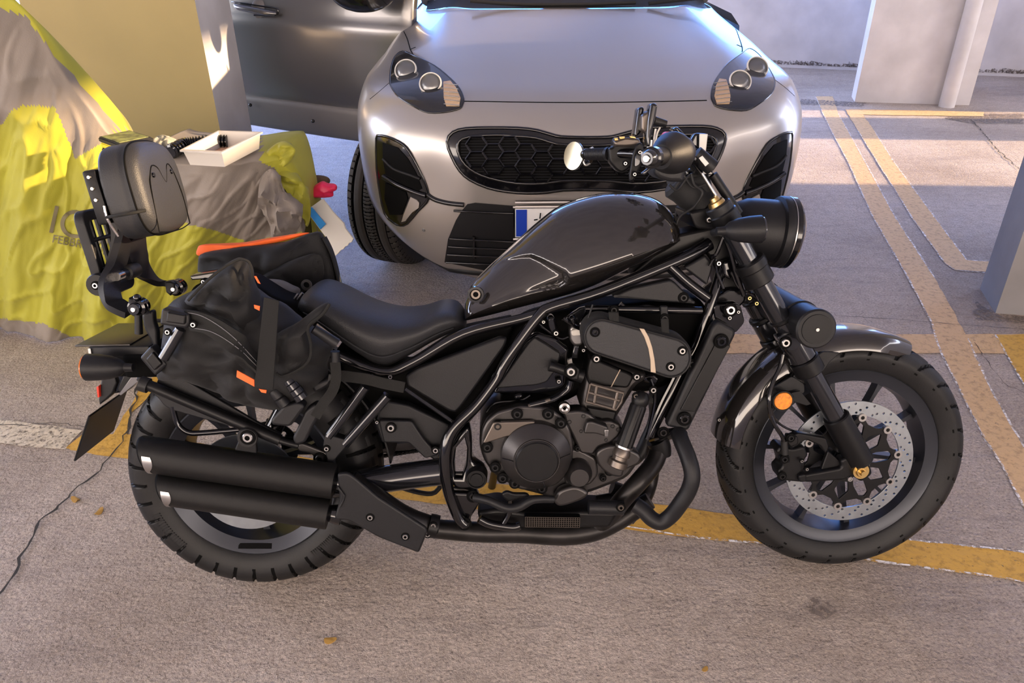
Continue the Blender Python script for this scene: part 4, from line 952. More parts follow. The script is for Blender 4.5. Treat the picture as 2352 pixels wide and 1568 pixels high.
# shock absorber seen between bag and frame, inner fender
bm = NB(); c0, c1 = b1((620, 1000), .12), b1((730, 800), .12); lin(bm, c0, c1, .022, 20); obj('shock_absorber', bm, 'gloss', bike)
bm = NB(); loops = []
for i in range(25):
    a = math.radians(5+(75-5)*i/24); R0 = .352; loops.append([Vector((R0*math.cos(a), y, RR+R0*math.sin(a))) for y in (-.085,-.05,0,.05,.085)]+[Vector(((R0+.004)*math.cos(a), y, RR+(R0+.004)*math.sin(a))) for y in (.085,.05,0,-.05,-.085)])
rings(bm, loops); obj('inner_fender', bm, 'satin', bike)
bm = NB(); loops = []
for i in range(33):
    a = math.radians(72+(128-72)*i/32); R0 = .375; loops.append([Vector((R0*math.cos(a), y*.1, RR+R0*math.sin(a)-abs(y)**2*.03)) for y in (-1,-.7,-.3,.3,.7,1)]+[Vector(((R0+.005)*math.cos(a), y*.1, RR+(R0+.005)*math.sin(a)-abs(y)**2*.03)) for y in (1,.7,.3,-.3,-.7,-1)])
rings(bm, loops); rfd = obj('rear_fender', bm, 'satin', bike)
# left/right luggage side plates, loop bar
rk = plate('side_rack_plate', 'B 525,690 560,720 590,760 640,790 1050,905 1200,940 1290,975 1290,930 1150,860 690,590 555,600', .175, .010, 'satin', bike, .003, .006)
bm = NB(); tube(bm, bp('B 455,628 540,655 800,765 1290,968', .19), [.0135,.0125,.0125,.0135], 16, 4); obj('rack_tube', bm, 'matte', rk)
bm = NB(); tube(bm, bp('B 450,627 500,642', .192), .0175, 18); obj('tube_cap', bm, 'rubber', rk)
bm = NB(); tube(bm, bp('B 645,765 660,830 685,885 740,922 820,925 1045,905', .17), .0065, 12, 6); obj('rack_wire', bm, 'gloss', rk)
bm = NB(); tube(bm, [Vector((p.x, -p.y, p.z)) for p in bp('B 455,628 540,655 800,765 1290,968', .19)], .0125, 12, 4); obj('rack_tube', bm, 'matte', bike)
# tail: light box, bracket, plate, rear signals
tb = bp('X 203,792 330,800 333,818 330,835 212,822 203,815', .12)
bm = NB(); a_, b_ = b1((205, 803), .11), b1((345, 800), .11)
ang = math.atan2(b_.z-a_.z, b_.x-a_.x); R3 = Matrix.Rotation(-ang, 3, 'Y')
cen = (a_+b_)/2; box(bm, (cen.x, 0, cen.z-.006), ((b_-a_).length, .23, .026), R3, .004); tl = obj('tail_plate', bm, 'satin', bike)
bm = NB(); box(bm, (cen.x-.04, 0, cen.z+.0085), ((b_-a_).length*.9, .215, .004), R3, .001); obj('tail_plate_top', bm, 'grey', tl)
bm = NB(); box(bm, (cen.x-.066, -.116, cen.z-.004), (.006, .004, .018), R3); obj('tail_reflector', bm, 'steel', tl)
bm = NB(); box(bm, (cen.x+.05, -.07, cen.z-.04), (.09, .10, .06), R3, .01); box(bm, (cen.x-.02, 0, cen.z-.05), (.10, .09, .08), R3, .01); obj('tail_bracket', bm, 'black', tl)
ri = indicator('rear_turn_signal', (200, 843), .17, (-1,0,.03), .085, .031, 'amberg'); ri2 = indicator('rear_turn_signal', (200, 843), .17, (-1,0,.03), .085, .031, 'amberg'); ri2.location = (0, .34, 0)
def quad_plate(name, pts, th, m, parent, bev=.003):
    n = (pts[1]-pts[0]).cross(pts[-1]-pts[0]).normalized(); bm = NB()
    rings(bm, [[p+n*th/2 for p in pts], [p-n*th/2 for p in pts]])
    bmesh.ops.bevel(bm, geom=list(bm.edges), offset=bev, segments=2, affect='EDGES'); return obj(name, bm, m, parent)
npl = [b1((204,955), .10), b1((170,1060), .10), b1((253,998), -.10), b1((286,900), -.10)]
x_ = (npl[1]-npl[0])
npl[2].x = npl[1].x; npl[3].x = npl[0].x; npl[2].z = npl[1].z; npl[3].z = npl[0].z; npl[2].y = .10; npl[3].y = .10
nq = quad_plate('number_plate_holder', npl, .005, 'satin', bike, .002)
plate('plate_arm', 'X 232,870 262,862 268,880 258,905 228,930 226,918', .03, .05, 'satin', bike, .004)
plate('plate_arm', 'X 298,830 330,812 345,818 300,885 275,905 268,893', .03, .05, 'matte', bike, .004)
plate('under_tail_link', 'X 262,860 290,840 310,850 290,900 262,905', .02, .06, 'gloss', bike, .006)
plate('rear_reflector', 'X 221,889 226,886 228,912 224,913', .04, .03, 'red', bike, .001)
plate('plate_bracket_steel', 'X 325,834 338,850 335,862 278,908 272,906', .06, .004, 'cargrey', bike, .001)

# ---- sissy bar, pad, folded rack, mounts
yoke = NB(); near = bp('X 292,560 270,620 252,660 258,690 275,705 300,716', [.02,.05,.09,.115,.13,.14]); 
def arm(sgn):
    base = bp('X 288,545 268,610 252,655 258,690 275,705 300,716', [.02,.055,.095,.12,.135,.14])
    return [Vector((p.x, p.y*sgn, p.z)) for p in base]
def wf(t): return .085-.045*min(1, t*1.6)
bm = NB(); strap(bm, arm(1), wf, .016, (0,1,.3), 6); yk = obj('sissy_bar_arm', bm, 'satin', bike)
bm = NB(); strap(bm, arm(-1), wf, .016, (0,-1,.3), 6); obj('sissy_bar_arm', bm, 'satin', bike)
pt = bp('X 284,520 288,560', 0.0)
bm = NB(); strap(bm, [b1((283, 470), 0), b1((285, 520), 0), b1((284, 560), 0), b1((270,610),0)], .10, .016, (0,1,0), 4); obj('sissy_bar_plate', bm, 'satin', yk)
bm = NB(); a_ = b1((302, 622), .0); lathe(bm, [(0,-.05),(.010,-.05),(.011,-.03),(.016,-.028),(.018,-.02),(.018,.02),(0,.02)], a_, (0,1,0), 20); o = obj('pad_knob', bm, 'rubber', yk)
bm = NB(); lathe(bm, [(0,-.002),(.010,-.002),(.010,.03),(0,.03)], a_+Vector((0,-.075,0)), (0,1,0), 16); obj('knob_tip', bm, 'chrome', yk)
def mount(px, w, sgn):
    c = b1(px, w); b_ = NB()
    lathe(b_, [(0,-.012),(.012,-.012),(.014,-.008),(.014,0),(.020,.002),(.020,.014),(.016,.016),(.020,.018),(.020,.030),(0,.032)], c, (0,1,0), 24); o = obj('quick_release_mount', b_, 'gloss', bike)
    b_ = NB(); lathe(b_, [(0,-.003),(.005,-.003),(.007,.001)], c+Vector((0,-.0125,0)), (0,1,0), 12); obj('mount_bolt', b_, 'steel', o); return o
mo = mount((312, 708), .16, 1); c = b1((315, 684), .155); bm = NB(); ball(bm, c, .009); obj('mount_knob', bm, 'gloss', mo)
bm = NB(); tube(bm, bp('X 318,722 319,766', .16), [.008,.009], 12); obj('lock_lever', bm, 'matte', mo)
mo2 = mount((402, 662), -.06, 1)
plate('mount_clevis', 'L 360,1205 400,1215 400,1240 420,1320 380,1320 350,1290', .155, .03, 'matte', bike, .004)
plate('mount_clevis', 'L 620,1090 660,1085 690,1100 700,1150 660,1190 630,1165', -.045, .03, 'matte', bike, .004)
plate('mount_strap_plate', 'L 450,1320 540,1290 545,1380 570,1450 570,1500 575,1567 545,1567 500,1480 470,1420', .12, .02, 'satin', bike, .006, .01)
# pad
pc = b1((331, 435), .0); RP = Matrix.Rotation(math.radians(-9), 3, 'Y')
def padloop(x, k, sh):
    l = []
    for i in range(72):
        a = 2*PI*i/72; c_, s_ = math.cos(a), math.sin(a)
        e = 2/ (3.2 if s_ > 0 else 4.0)
        wy = .124*(1-.10*max(0, -s_)**1.5-.04*max(0, s_)); hz = .107
        l.append(pc+RP @ Vector((x, sh*wy*math.copysign(abs(c_)**e, c_), sh*hz*math.copysign(abs(s_)**e, s_))))
    return l
bm = NB(); rings(bm, [padloop(x, 0, s) for x, s in ((-.035,.6),(-.038,.93),(-.034,.985),(-.028,1.0),(.018,1.0),(.022,.992),(.024,1.0),(.028,.995),(.038,.965),(.045,.92),(.050,.85),(.054,.6),(.056,.3),(.0565,.02))])
pad = obj('backrest_pad', bm, 'leather', bike, 50)
bm = NB(); tube(bm, padloop(.0265, 0, 1.0), .0024, 8, cyc=True); obj('pad_piping', bm, 'black', pad)
bm = NB(); 
def onpad(y, z, x=.0555): return pc+RP @ Vector((x-.9*max(0,(abs(y)/.142)**4)*.012-.9*max(0,(abs(z)/.118)**4)*.012, y, z))
sh = [(-.095,-.098),(-.085,.0),(-.07,.03),(-.05,.048),(-.025,.042),(-.012,.02),(0,.008),(.012,.022),(.028,.045),(.045,.046),(.062,.02),(.075,-.03),(.085,-.098)]
tube(bm, [onpad(y, z) for y, z in sh], .0014, 6, 5); tube(bm, [onpad(y, z) for y, z in ((-.095,-.098),(-.04,-.104),(.03,-.105),(.085,-.098))], .0014, 6, 5); obj('pad_stitching', bm, 'black', pad)
bm = NB()
for y, z in ((-.058,.027),(.044,.030)):
    lathe(bm, [(0,-.001),(.005,-.001),(.006,.001)], onpad(y, z, .058), RP @ Vector((-1,0,0)), 12)
obj('pad_stud', bm, 'gloss', pad)
bm = NB(); q = [pc+RP @ Vector(v) for v in ((-.04,-.13,-.045),(0,-.146,-.045),(.03,-.143,-.045),(.045,-.125,-.045))]; tube(bm, q, .0035, 8, 4); obj('pad_strap', bm, 'web', pad)
bm = NB(); q = [pc+RP @ Vector(v) for v in ((-.040,-.124,-.02),(-.042,-.124,-.05),(-.036,-.112,-.09))]; tube(bm, q, .003, 8, 4); obj('pad_rail', bm, 'chrome', pad)
bm = NB(); box(bm, pc+RP @ Vector((-.055,-.04,.0)), (.03,.16,.12), RP, .006); obj('pad_bracket', bm, 'matte', pad)
for y, z in ((-.122,.045),(-.122,.02),(-.122,-.005)):
    bm = NB(); lathe(bm, [(0,-.003),(.0035,-.003),(.0045,.001)], pc+RP @ Vector((-.055,y,z)), (0,1,0), 12); obj('bracket_bolt', bm, 'steel', pad)
# folded luggage rack behind
fc = b1((243, 574), .0); RQ = Matrix.Rotation(math.radians(-8), 3, 'Y')
o1 = [(v.x, v.y) for v in rnd([(-.075,-.105),(.075,-.105),(.08,.10),(-.08,.10)], .03, 6)]; hl_ = [(v.x, v.y) for v in rnd([(-.055,-.08),(.055,-.08),(.058,.075),(-.058,.075)], .015, 5)]
me = sheet_me([o1, hl_], .012, .004); me.transform(Matrix.Translation(fc) @ RQ.to_4x4() @ Matrix(((0,0,1,0),(1,0,0,0),(0,1,0,0),(0,0,0,1)))); rk2 = fin('luggage_rack', me, 'satin', bike)
bm = NB()
for y in (-.035,0,.035): tube(bm, [fc+RQ @ Vector((0,y,-.085)), fc+RQ @ Vector((0,y,.085))], .006, 10)
for z in (-.04,.03): tube(bm, [fc+RQ @ Vector((.006,-.06,z)), fc+RQ @ Vector((.006,.06,z))], .005, 8)
obj('rack_slats', bm, 'matte', rk2)
bm = NB(); q = b1((222, 655), .11); lathe(bm, [(0,0),(.024,0),(.026,.004),(.026,.02),(0,.02)], q, (0,1,0), 20); obj('rack_foot', bm, 'matte', rk2); bolt('rack_bolt', (218, 656), .007, .114, 'steel', rk2)

# ---- radiator shroud
rs_ = plate('radiator_shroud', 'C 1795,285 1830,250 1932,305 1935,335 1655,905 1635,915 1525,890 1520,870', .135, .03, 'satin', bike, .008, .008)
plate('shroud_panel', 'C 1815,385 1905,400 1690,800 1600,790', .139, .006, 'matte', rs_, .002, .004)
plate('radiator', 'C 1790,290 1900,310 1620,890 1530,870', .10, .20, 'black', bike, .004)
for p in ('C 1850,378', 'C 1628,845'): bolt('shroud_bolt', fp(p)[0], .012, .145, 'gloss', rs_)
bolt('shroud_bolt', fp('C 1672,515')[0], .009, .12, 'matte', rs_)
bm = NB(); tube(bm, bp('C 1590,560 1420,930', .09), .005, 8); obj('radiator_hose', bm, 'bronze', rs_)
plate('frame_clamp', 'C 1168,172 1228,172 1235,235 1180,232', .118, .012, 'satin', bike, .003, .004); plate('frame_clamp', 'C 1482,165 1528,165 1530,270 1485,270', .118, .012, 'satin', bike, .003, .004)
for p in ('C 1203,190', 'C 1508,240'): bolt('clamp_bolt', fp(p)[0], .008, .124, 'matte', bike)

# ---- oval case: rests on the crash frame, own thing
def root_at(local, name, label, cat):
    m_ = BM @ Matrix.Translation(local); return thing(name, label, cat, m_)
def sub_origin(objs, local):
    for o in objs: o.data.transform(Matrix.Translation(-Vector(local)))
def capsule(x0, y0, r0, x1, y1, r1, n=20):
    a = math.atan2(y1-y0, x1-x0); out = []
    for k in range(n+1): t = a+PI/2+PI*k/n; out.append((x0+r0*math.cos(t), y0+r0*math.sin(t)))
    for k in range(n+1): t = a-PI/2+PI*k/n; out.append((x1+r1*math.cos(t), y1+r1*math.sin(t)))
    return 'C '+' '.join('%.1f,%.1f' % p for p in out)
oc = b1(fp('C 1340,480')[0], .16)
root = root_at(oc, 'oval_tool_case', 'oval black padded case with a tan stripe strapped above the engine cylinder', 'case')
P_ = []
body = plate('case_body', capsule(1132, 348, 118, 1548, 472, 130), .195, .075, 'fabric', root, .014); P_.append(body)
x = plate('case_front', capsule(1132, 350, 100, 1546, 474, 113), .200, .012, 'leather', root, .004); P_.append(x)
bm = NB(); tube(bm, bp(capsule(1132, 350, 104, 1546, 474, 116), .1985), .0022, 8, cyc=True); P_.append(obj('case_piping', bm, 'rubber', root))
P_.append(plate('tan_stripe', 'C 1356,298 1385,302 1412,350 1432,410 1446,480 1455,566 1424,560 1422,490 1410,420 1385,350', .203, .004, 'tan', root, .001))
for s in ('C 1170,200 1232,200 1236,262 1176,252', 'C 1485,240 1532,240 1536,330 1490,320'): P_.append(plate('case_strap', s, .199, .006, 'web', root, .002, .003))
for p, mm in (('C 1090,322', 'gloss'), ('C 1545,530', 'steel'), ('C 1614,435', 'steel'), ('C 1098,482', 'steel')):
    P_.append(bolt('case_button', fp(p)[0], .0075 if mm != 'gloss' else .008, .204 if mm == 'steel' else .203, mm, root))
sub_origin(P_, oc)

# ================================================================== SADDLEBAGS
def pillow(name, outline, w, front, back, m, parent, seed=0, amp=.006, p=2.2, ctr=None, sm=4, fr_=9, sag=0, pw=.5):
    pts = spline(bp(outline, w), sm, True)
    c = sum(pts, Vector())/len(pts) if ctr is None else b1(ctr, w)
    ss = [1, .985, .95, .9, .84, .77, .69, .6, .5, .4, .3, .2, .1, .03]
    bm = NB(); L_ = []
    off = Vector((seed*3.1, seed*1.7, seed))
    def P(q, s, side):
        v = c+(q-c)*s; t = (1-s**p)**pw; d = front if side < 0 else back
        nz = noise.noise((v+off)*fr_)*1.0+noise.noise((v+off)*fr_*2.3)*.5
        rg = (1-abs(noise.noise((v+off)*fr_*1.2)*2))**3
        v = v.copy(); v.y += side*(d*t+(nz*amp*2.2-rg*amp*1.2)*min(1, t*1.5))
        return v
    for s in ss[::-1]: L_.append([P(q, s, -1) for q in pts])
    for s in ss[1:]: L_.append([P(q, s, 1) for q in pts])
    rings(bm, L_); return obj(name, bm, m, parent, 70)
sb = b1((560, 800), .24)
root = root_at(sb, 'saddlebag', 'slumped black saddlebag with an orange tab hanging over the side rack under the backrest', 'bag')
P_ = []
P_.append(pillow('bag_body', 'X 366,868 372,824 378,760 388,700 440,668 500,640 560,650 610,680 655,700 700,740 730,760 766,790 752,835 750,872 722,902 650,936 600,934 545,920 494,896 430,872', .205, .085, .10, 'fabric', root, 1, .013, 2.6, fr_=12))
P_.append(pillow('bag_flap', 'X 425,690 470,645 509,613 540,594 556,592 573,604 580,643 592,672 600,720 597,790 590,800 560,755 520,725 470,705', .25, .045, .05, 'fabric', root, 5, .014, 2.0, fr_=11))
P_.append(pillow('bag_flap', 'X 632,800 634,770 655,755 680,742 701,727 730,705 752,694 757,700 745,720 722,742 706,752 712,790 712,822 690,845 650,862 636,848', .275, .030, .03, 'fabric', root, 8, .008, 2.2, fr_=12))
bm = NB(); tube(bm, bp('X 757,697 740,722 708,750 714,790 712,822 690,846 650,864 634,856', .30), .0035, 8, 5); P_.append(obj('flap_piping', bm, 'web', root))
bm = NB(); tube(bm, bp('X 432,690 470,650 509,617 545,597 560,596 574,606 580,640', .288), .003, 8, 5); P_.append(obj('flap_piping', bm, 'web', root))
bm = NB(); strap(bm, bp('X 432,735 470,742 508,762 545,790 575,820 600,848', [.31,.325,.33,.33,.32,.31]), .046, .005, (-.5,0,1), 6); x = obj('carry_band', bm, 'web', root); P_.append(x)
bm = NB()
for d in (-17, 17):
    q = bp('X 432,735 470,742 508,762 545,790 575,820 600,848', [.315,.33,.335,.335,.325,.315]); tube(bm, [v+Vector((-.5*d*.001*-1*-1,0,d*.001)) for v in q], .0008, 5, 5)
P_.append(obj('band_stitching', bm, 'greyfab', root))
P_.append(plate('roll_strap', 'X 606,682 641,691 627,896 584,889', .335, .004, 'web', root, .001, .002))
P_.append(plate('bag_buckle', 'X 370,712 376,708 434,722 436,745 428,755 366,746', .33, .03, 'satin', root, .005, .006))
P_.append(plate('buckle_plate', 'X 384,716 426,724 424,746 380,740', .336, .010, 'matte', root, .003, .004))
P_.append(plate('bag_buckle', 'X 320,822 346,794 384,838 356,864', .27, .03, 'satin', root, .005, .005)); P_.append(plate('buckle_plate', 'X 334,826 350,808 372,836 354,852', .277, .010, 'matte', root, .003, .004))
for p, w in (((443,746), .335), ((384,763), .30), ((389,859), .25)): P_.append(bolt('bag_rivet', p, .0055, w, 'steel', root))
bm = NB(); tube(bm, bp('X 415,755 398,785 376,822', .29), .0115, 12); P_.append(obj('strap_tube', bm, 'strut', root))
P_.append(plate('orange_tab', 'X 544,850 584,872 584,888 543,866', .315, .003, 'orange', root, .0008)); P_.append(plate('orange_tab', 'X 594,893 612,896 611,903 600,901', .315, .003, 'orange', root, .0008))
P_.append(plate('orange_tab', 'X 583,634 588,634 598,652 592,650', .27, .003, 'orange', root, .0008)); P_.append(plate('orange_tab', 'X 583,700 597,703 596,714 584,708', .315, .003, 'orange', root, .0008))
a_, b_ = b1((662, 872), .28), b1((694, 915), .28); d = b_-a_; bm = NB()
lathe(bm, [(0,0),(.012,0),(.013,.008),(.011,.009),(.013,.011),(.014,.022),(.012,.023),(.0145,.025),(.015,.036),(.013,.037),(.015,.039),(.015,d.length),(0,d.length)], a_, d, 24); P_.append(obj('strap_barrel', bm, 'strut', root))
a_, b_ = b1((628, 895), .26), b1((655, 930), .26); bm = NB(); lathe(bm, [(0,0),(.012,0),(.0135,.004),(.0135,.02),(.011,.022),(.0135,.024),(.0135,(b_-a_).length),(0,(b_-a_).length)], a_, b_-a_, 20); P_.append(obj('strap_barrel', bm, 'satin', root))
for s, w in (('B 1310,760 1400,740 1440,770 1380,850 1350,890 1240,880 1230,850', .26), ('B 1440,790 1500,750 1540,790 1480,900 1440,985 1380,1000 1360,960 1400,880', .25), ('B 1470,640 1580,600 1600,560 1590,640 1500,690', .24)):
    P_.append(plate('strap_clip', s, w, .035, 'satin', root, .006, .008))
bm = NB(); strap(bm, bp('B 1620,500 1625,600 1600,680 1540,760 1500,830', .25), .022, .003, (1,0,.2), 6); P_.append(obj('side_strap', bm, 'web', root))
bm = NB(); lin(bm, b1(fp('B 1490,300')[0], .28), b1(fp('B 1630,390')[0], .27), .010, 16, .012); lin(bm, b1(fp('B 1620,435')[0], .26), b1(fp('B 1622,495')[0], .26), .010, 16); P_.append(obj('strap_connector', bm, 'satin', root))
bm = NB(); strap(bm, bp('B 1640,580 1800,600 1900,625 2035,652', .19), .026, .003, (0,0,1), 5); P_.append(obj('side_strap', bm, 'web', root))
sub_origin(P_, sb)
sb2 = b1((620, 620), -.22)
root = root_at(sb2, 'saddlebag', 'open black saddlebag with bright orange lining hanging behind the seat', 'bag')
P_ = []
P_.append(pillow('bag_body', 'X 455,600 470,580 560,566 650,556 725,532 745,548 765,590 778,640 772,668 735,690 680,700 600,700 520,660 462,640', -.20, .05, .10, 'fabric', root, 12, .010, 3, fr_=9))
P_.append(pillow('orange_lining', 'X 452,585 453,572 462,562 500,560 560,557 640,543 700,534 706,538 640,556 560,568 500,578 470,588', -.22, .02, .03, 'orange', root, 3, .003, 2.5))
P_.append(pillow('bag_pocket', 'X 600,640 640,612 690,590 735,585 742,640 700,668 650,668', -.145, .02, .02, 'fabric', root, 9, .006, 2.5))
P_.append(pillow('grey_panel', 'X 588,645 640,642 672,655 690,668 670,700 640,700 610,680', -.10, .03, .03, 'greyfab', root, 2, .003, 2.5))
bm = NB(); strap(bm, bp('X 745,545 762,580 776,630 778,665', -.19), .03, .004, (0,1,.2), 6); P_.append(obj('side_strap', bm, 'web', root))
bm = NB(); tube(bm, bp('X 748,548 768,590 780,640 778,662', -.2), .0018, 6, 5); P_.append(obj('strap_edge', bm, 'tan', root))
bm = NB(); lathe(bm, [(.008,-.003),(.014,-.003),(.014,.003),(.008,.003),(.008,-.003)], b1((704, 654), -.10), (0,1,0), 20); P_.append(obj('strap_ring', bm, 'steel', root))
sub_origin(P_, sb2)
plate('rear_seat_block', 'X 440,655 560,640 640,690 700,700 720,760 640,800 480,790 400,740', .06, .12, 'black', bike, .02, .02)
plate('rack_top_plate', 'A 1140,925 1290,900 1290,915 1270,940 1150,950', .05, .05, 'gloss', bike, .003)
bolt('rack_bolt', fp('A 1218,960')[0], .005, .06, 'steel', bike)

# ================================================================== COVERED SCOOTER
PM = CB.inverted()
def proj(v):
    q = PM @ (Vector(v)-EYE); return (q.x/q.z*FL+1176, q.y/q.z*FL+784)
def inside(p, poly):
    x, y = p; c = False; n = len(poly)
    for i in range(n):
        x1, y1 = poly[i]; x2, y2 = poly[(i+1) % n]
        if (y1 > y) != (y2 > y) and x < (x2-x1)*(y-y1)/(y2-y1)+x1: c = not c
    return c
shoulder = [(-160,-150,2.55),(-60,-60,2.6),(60,25,2.65),(140,158,2.7),(215,262,2.74),(262,318,2.76),(330,362,2.74),(400,374,2.72),(505,380,2.70),(590,368,2.76),(645,372,2.82),(690,425,2.86),(706,470,2.88)]
hem = [(-160,760),(-60,762),(20,765),(110,772),(170,786),(240,796),(310,782),(380,760),(450,735),(520,715),(590,705),(650,698),(700,690)]
S_ = spline([gy((a, b), y) for a, b, y in shoulder], 26); H_ = spline([gz(p) for p in hem], 26)
GREY1 = [(-300,-60),(0,19),(60,36),(128,130),(200,214),(275,300),(262,326),(230,330),(174,364),(126,245),(50,241),(23,256),(0,291),(-300,330)]
GREY2 = [(395,300),(597,300),(600,372),(630,385),(650,420),(690,440),(705,495),(730,525),(628,544),(566,553),(497,528),(417,510),(300,500),(300,300)]
GREY3 = [(-300,720),(0,729),(100,742),(150,765),(180,781),(250,793),(350,770),(350,900),(-300,900)]
bm = NB(); rows = []; NV = 120
for i, (s, h) in enumerate(zip(S_, H_)):
    u = i/(len(S_)-1); col = []
    sx_ = proj(s)[0]; dr_ = max(0, min(1, (330-sx_)/80)); er_ = 1-max(0, min(1, (u-.80)/.2))*.75; bt = s+Vector((.02-.05*(1-er_), .40*er_, -.42*dr_)); bh = Vector((bt.x+.05*er_-.06*(1-er_), bt.y+.12*er_, 0))
    for k in range(8): col.append(bh.lerp(bt, k/8))
    for k in range(5): col.append(bt.lerp(s, k/5)+Vector((0,0,.012*math.sin(PI*k/5))))
    for k in range(NV+1):
        v = k/NV; p = s.lerp(h, v)
        rnd_ = -.05*(1-(1-min(1, v*7))**2)                       # shoulder rounds over
        fold = (.030*math.sin(u*31+1.2*math.sin(v*3))+.022*math.sin(u*57+v*5))*(v**.8)*(.35+.65*v)
        dg_ = noise.noise(Vector((u*9-v*2, v*2.5, 1.3)))*.035+noise.noise(Vector((u*34+v*5, v*3.5, 4)))*.014+noise.noise(Vector((u*90+v*10, v*12-u*10, 6)))*.004
        ridge = (1-abs(noise.noise(Vector((u*17+v*6, v*4-u*8, 9)))*2.4))**4*.012 if v > .05 else 0
        pl = 0
        a_ = .30-.02*v
        if u > .19: pl = -.0
        p = p+Vector((0, rnd_*math.sin(PI*v)*1.2-fold-(dg_+ridge)*min(1, v*8), 0))
        if v < .3: p.z += noise.noise(Vector((u*20, v*12, 7)))*.012
        if k == NV: p.z = .004
        p.z = max(p.z, .003)
        col.append(p)
    rows.append(col)
vs = [[bm.verts.new(p) for p in c_] for c_ in rows]
for i in range(len(rows)-1):
    for k in range(len(rows[0])-1):
        f = bm.faces.new((vs[i][k], vs[i+1][k], vs[i+1][k+1], vs[i][k+1]))
        q = proj(f.calc_center_median())
        if inside(q, GREY1) or inside(q, GREY2) or inside(q, GREY3): f.material_index = 1
cov = obj('vehicle_cover', bm, ['yellow', 'greycov'], None, 180)
tag(cov, 'yellow and grey fabric cover draped over a parked vehicle beside the cream pillar', 'cover')
md = cov.modifiers.new('thick', 'SOLIDIFY'); md.thickness = .004; md.offset = -1
cvt = BVHTree.FromObject(cov, bpy.context.evaluated_depsgraph_get())
def oncover(p, off=.006):
    d = ray(p).normalized(); h = cvt.ray_cast(EYE, d)
    return (h[0]-d*off) if h[0] else gy(p, 2.8)
def wpillow(name, px, y, th, m, parent, seed=0, amp=.006, fr_=12, sm=4, tilt=0):
    pts = spline([gy(p[:2], y+(p[2] if len(p) > 2 else 0)) for p in px], sm, True); c = sum(pts, Vector())/len(pts); L_ = []; off = Vector((seed*2.3, seed, 0))
    ss = [1,.96,.88,.78,.66,.52,.38,.22,.05]
    def P(q, s, sd):
        v = c+(q-c)*s; t = (1-s**2.4)**.5; n_ = noise.noise((v+off)*fr_)*amp*2+(1-abs(noise.noise((v+off)*fr_*1.6)*2))**3*amp
        return v+Vector((0, sd*th*t+n_*sd*min(1,t*2), 0))
    for s in ss[::-1]: L_.append([P(q, s, -1) for q in pts])
    for s in ss[1:]: L_.append([P(q, s, 1) for q in pts])
    b_ = NB(); rings(b_, L_); return obj(name, b_, m, parent, 80)
wpillow('cover_fold', [(600,362),(636,328),(662,329),(679,345),(668,372),(640,388),(612,380)], 2.86, .035, 'yellow', cov, 3, .020, 18)
wpillow('cover_fold', [(636,392),(660,390),(695,418),(712,458),(713,500),(704,520),(690,470),(660,430),(640,415)], 2.84, .035, 'yellow', cov, 5, .022, 18)
wpillow('cover_fold', [(598,410),(620,388),(640,400),(655,440),(690,470),(694,500),(680,532),(650,545),(632,540),(612,500),(598,450)], 2.76, .035, 'greycov', cov, 7, .030, 16)
# printed lettering on the cover
def cover_text(txt, size, p0, ang, name='cover_lettering'):
    cu = bpy.data.curves.new('t', 'FONT'); cu.body = txt; cu.size = size
    ob = bpy.data.objects.new('t', cu); COL.objects.link(ob); dg = bpy.context.evaluated_depsgraph_get(); dg.update()
    me = bpy.data.meshes.new_from_object(ob.evaluated_get(dg)); bpy.data.objects.remove(ob)
    b_ = NB(); b_.from_mesh(me)
    for _ in range(2): bmesh.ops.subdivide_edges(b_, edges=[e for e in b_.edges if e.calc_length() > size*.15], cuts=2)
    bmesh.ops.triangulate(b_, faces=b_.faces)
    for v in b_.verts:
        x, y = v.co.x, v.co.y; v.co = oncover((p0[0]+x*math.cos(ang)+y*math.sin(ang), p0[1]+x*math.sin(ang)-y*math.cos(ang)), .006)
    obj(name, b_, 'print', cov)
cover_text('IO', 92, (106, 532), .22); cover_text('FEBBRION', 26, (118, 556), .20); cover_text('VI', 60, (196, 575), .22)

# ---- things lying on the covered scooter
def hull_box(name, top, z0, z1, wall, m, parent=None, taper=.012):
    """open tray from four rim corners (world, z ignored)"""
    T_ = [Vector((p.x, p.y, z1)) for p in top]; c = sum(T_, Vector())/4
    ins = lambda L, k, z: [Vector((c.x+(p.x-c.x)*(1-k/(p-c).length), c.y+(p.y-c.y)*(1-k/(p-c).length), z)) for p in L]
    b_ = NB(); rings(b_, [ins(T_, taper+.01, z0), ins(T_, .008, z1-.008), ins(T_, -.004, z1-.006), ins(T_, -.004, z1), ins(T_, .012, z1), ins(T_, taper+.02, z0+.004)]); return obj(name, b_, m, parent, 30)
TZ = .845
tr = [gz(p, TZ) for p in ((415,344),(509,349),(601,303),(501,300))]
tray = hull_box('parts_tray', tr, TZ-.058, TZ, .003, 'plastic'); tag(tray, 'white plastic tray with a small clip inside, on the grey part of the cover', 'tray')
c_t = sum(tr, Vector())/4; lin_ = [Vector((c_t.x+(p.x-c_t.x)*.80, c_t.y+(p.y-c_t.y)*.80, 0)) for p in tr]; bm = NB(); rings(bm, [[Vector((p.x,p.y,TZ-.0535)) for p in lin_], [Vector((p.x,p.y,TZ-.0525)) for p in lin_]]); obj('tray_liner', bm, 'liner', tray)
cz = TZ-.052; bm = NB(); c = gz((496, 330), cz)
box(bm, c+Vector((0,0,.008)), (.05,.02,.012), Matrix.Rotation(.4, 3, 'Z'), .003); box(bm, c+Vector((-.012,0,.022)), (.035,.022,.02), Matrix.Rotation(.4, 3, 'Z'), .004); box(bm, c+Vector((.028,.0,.006)), (.012,.02,.02), Matrix.Rotation(.2, 3, 'Z'), .003)
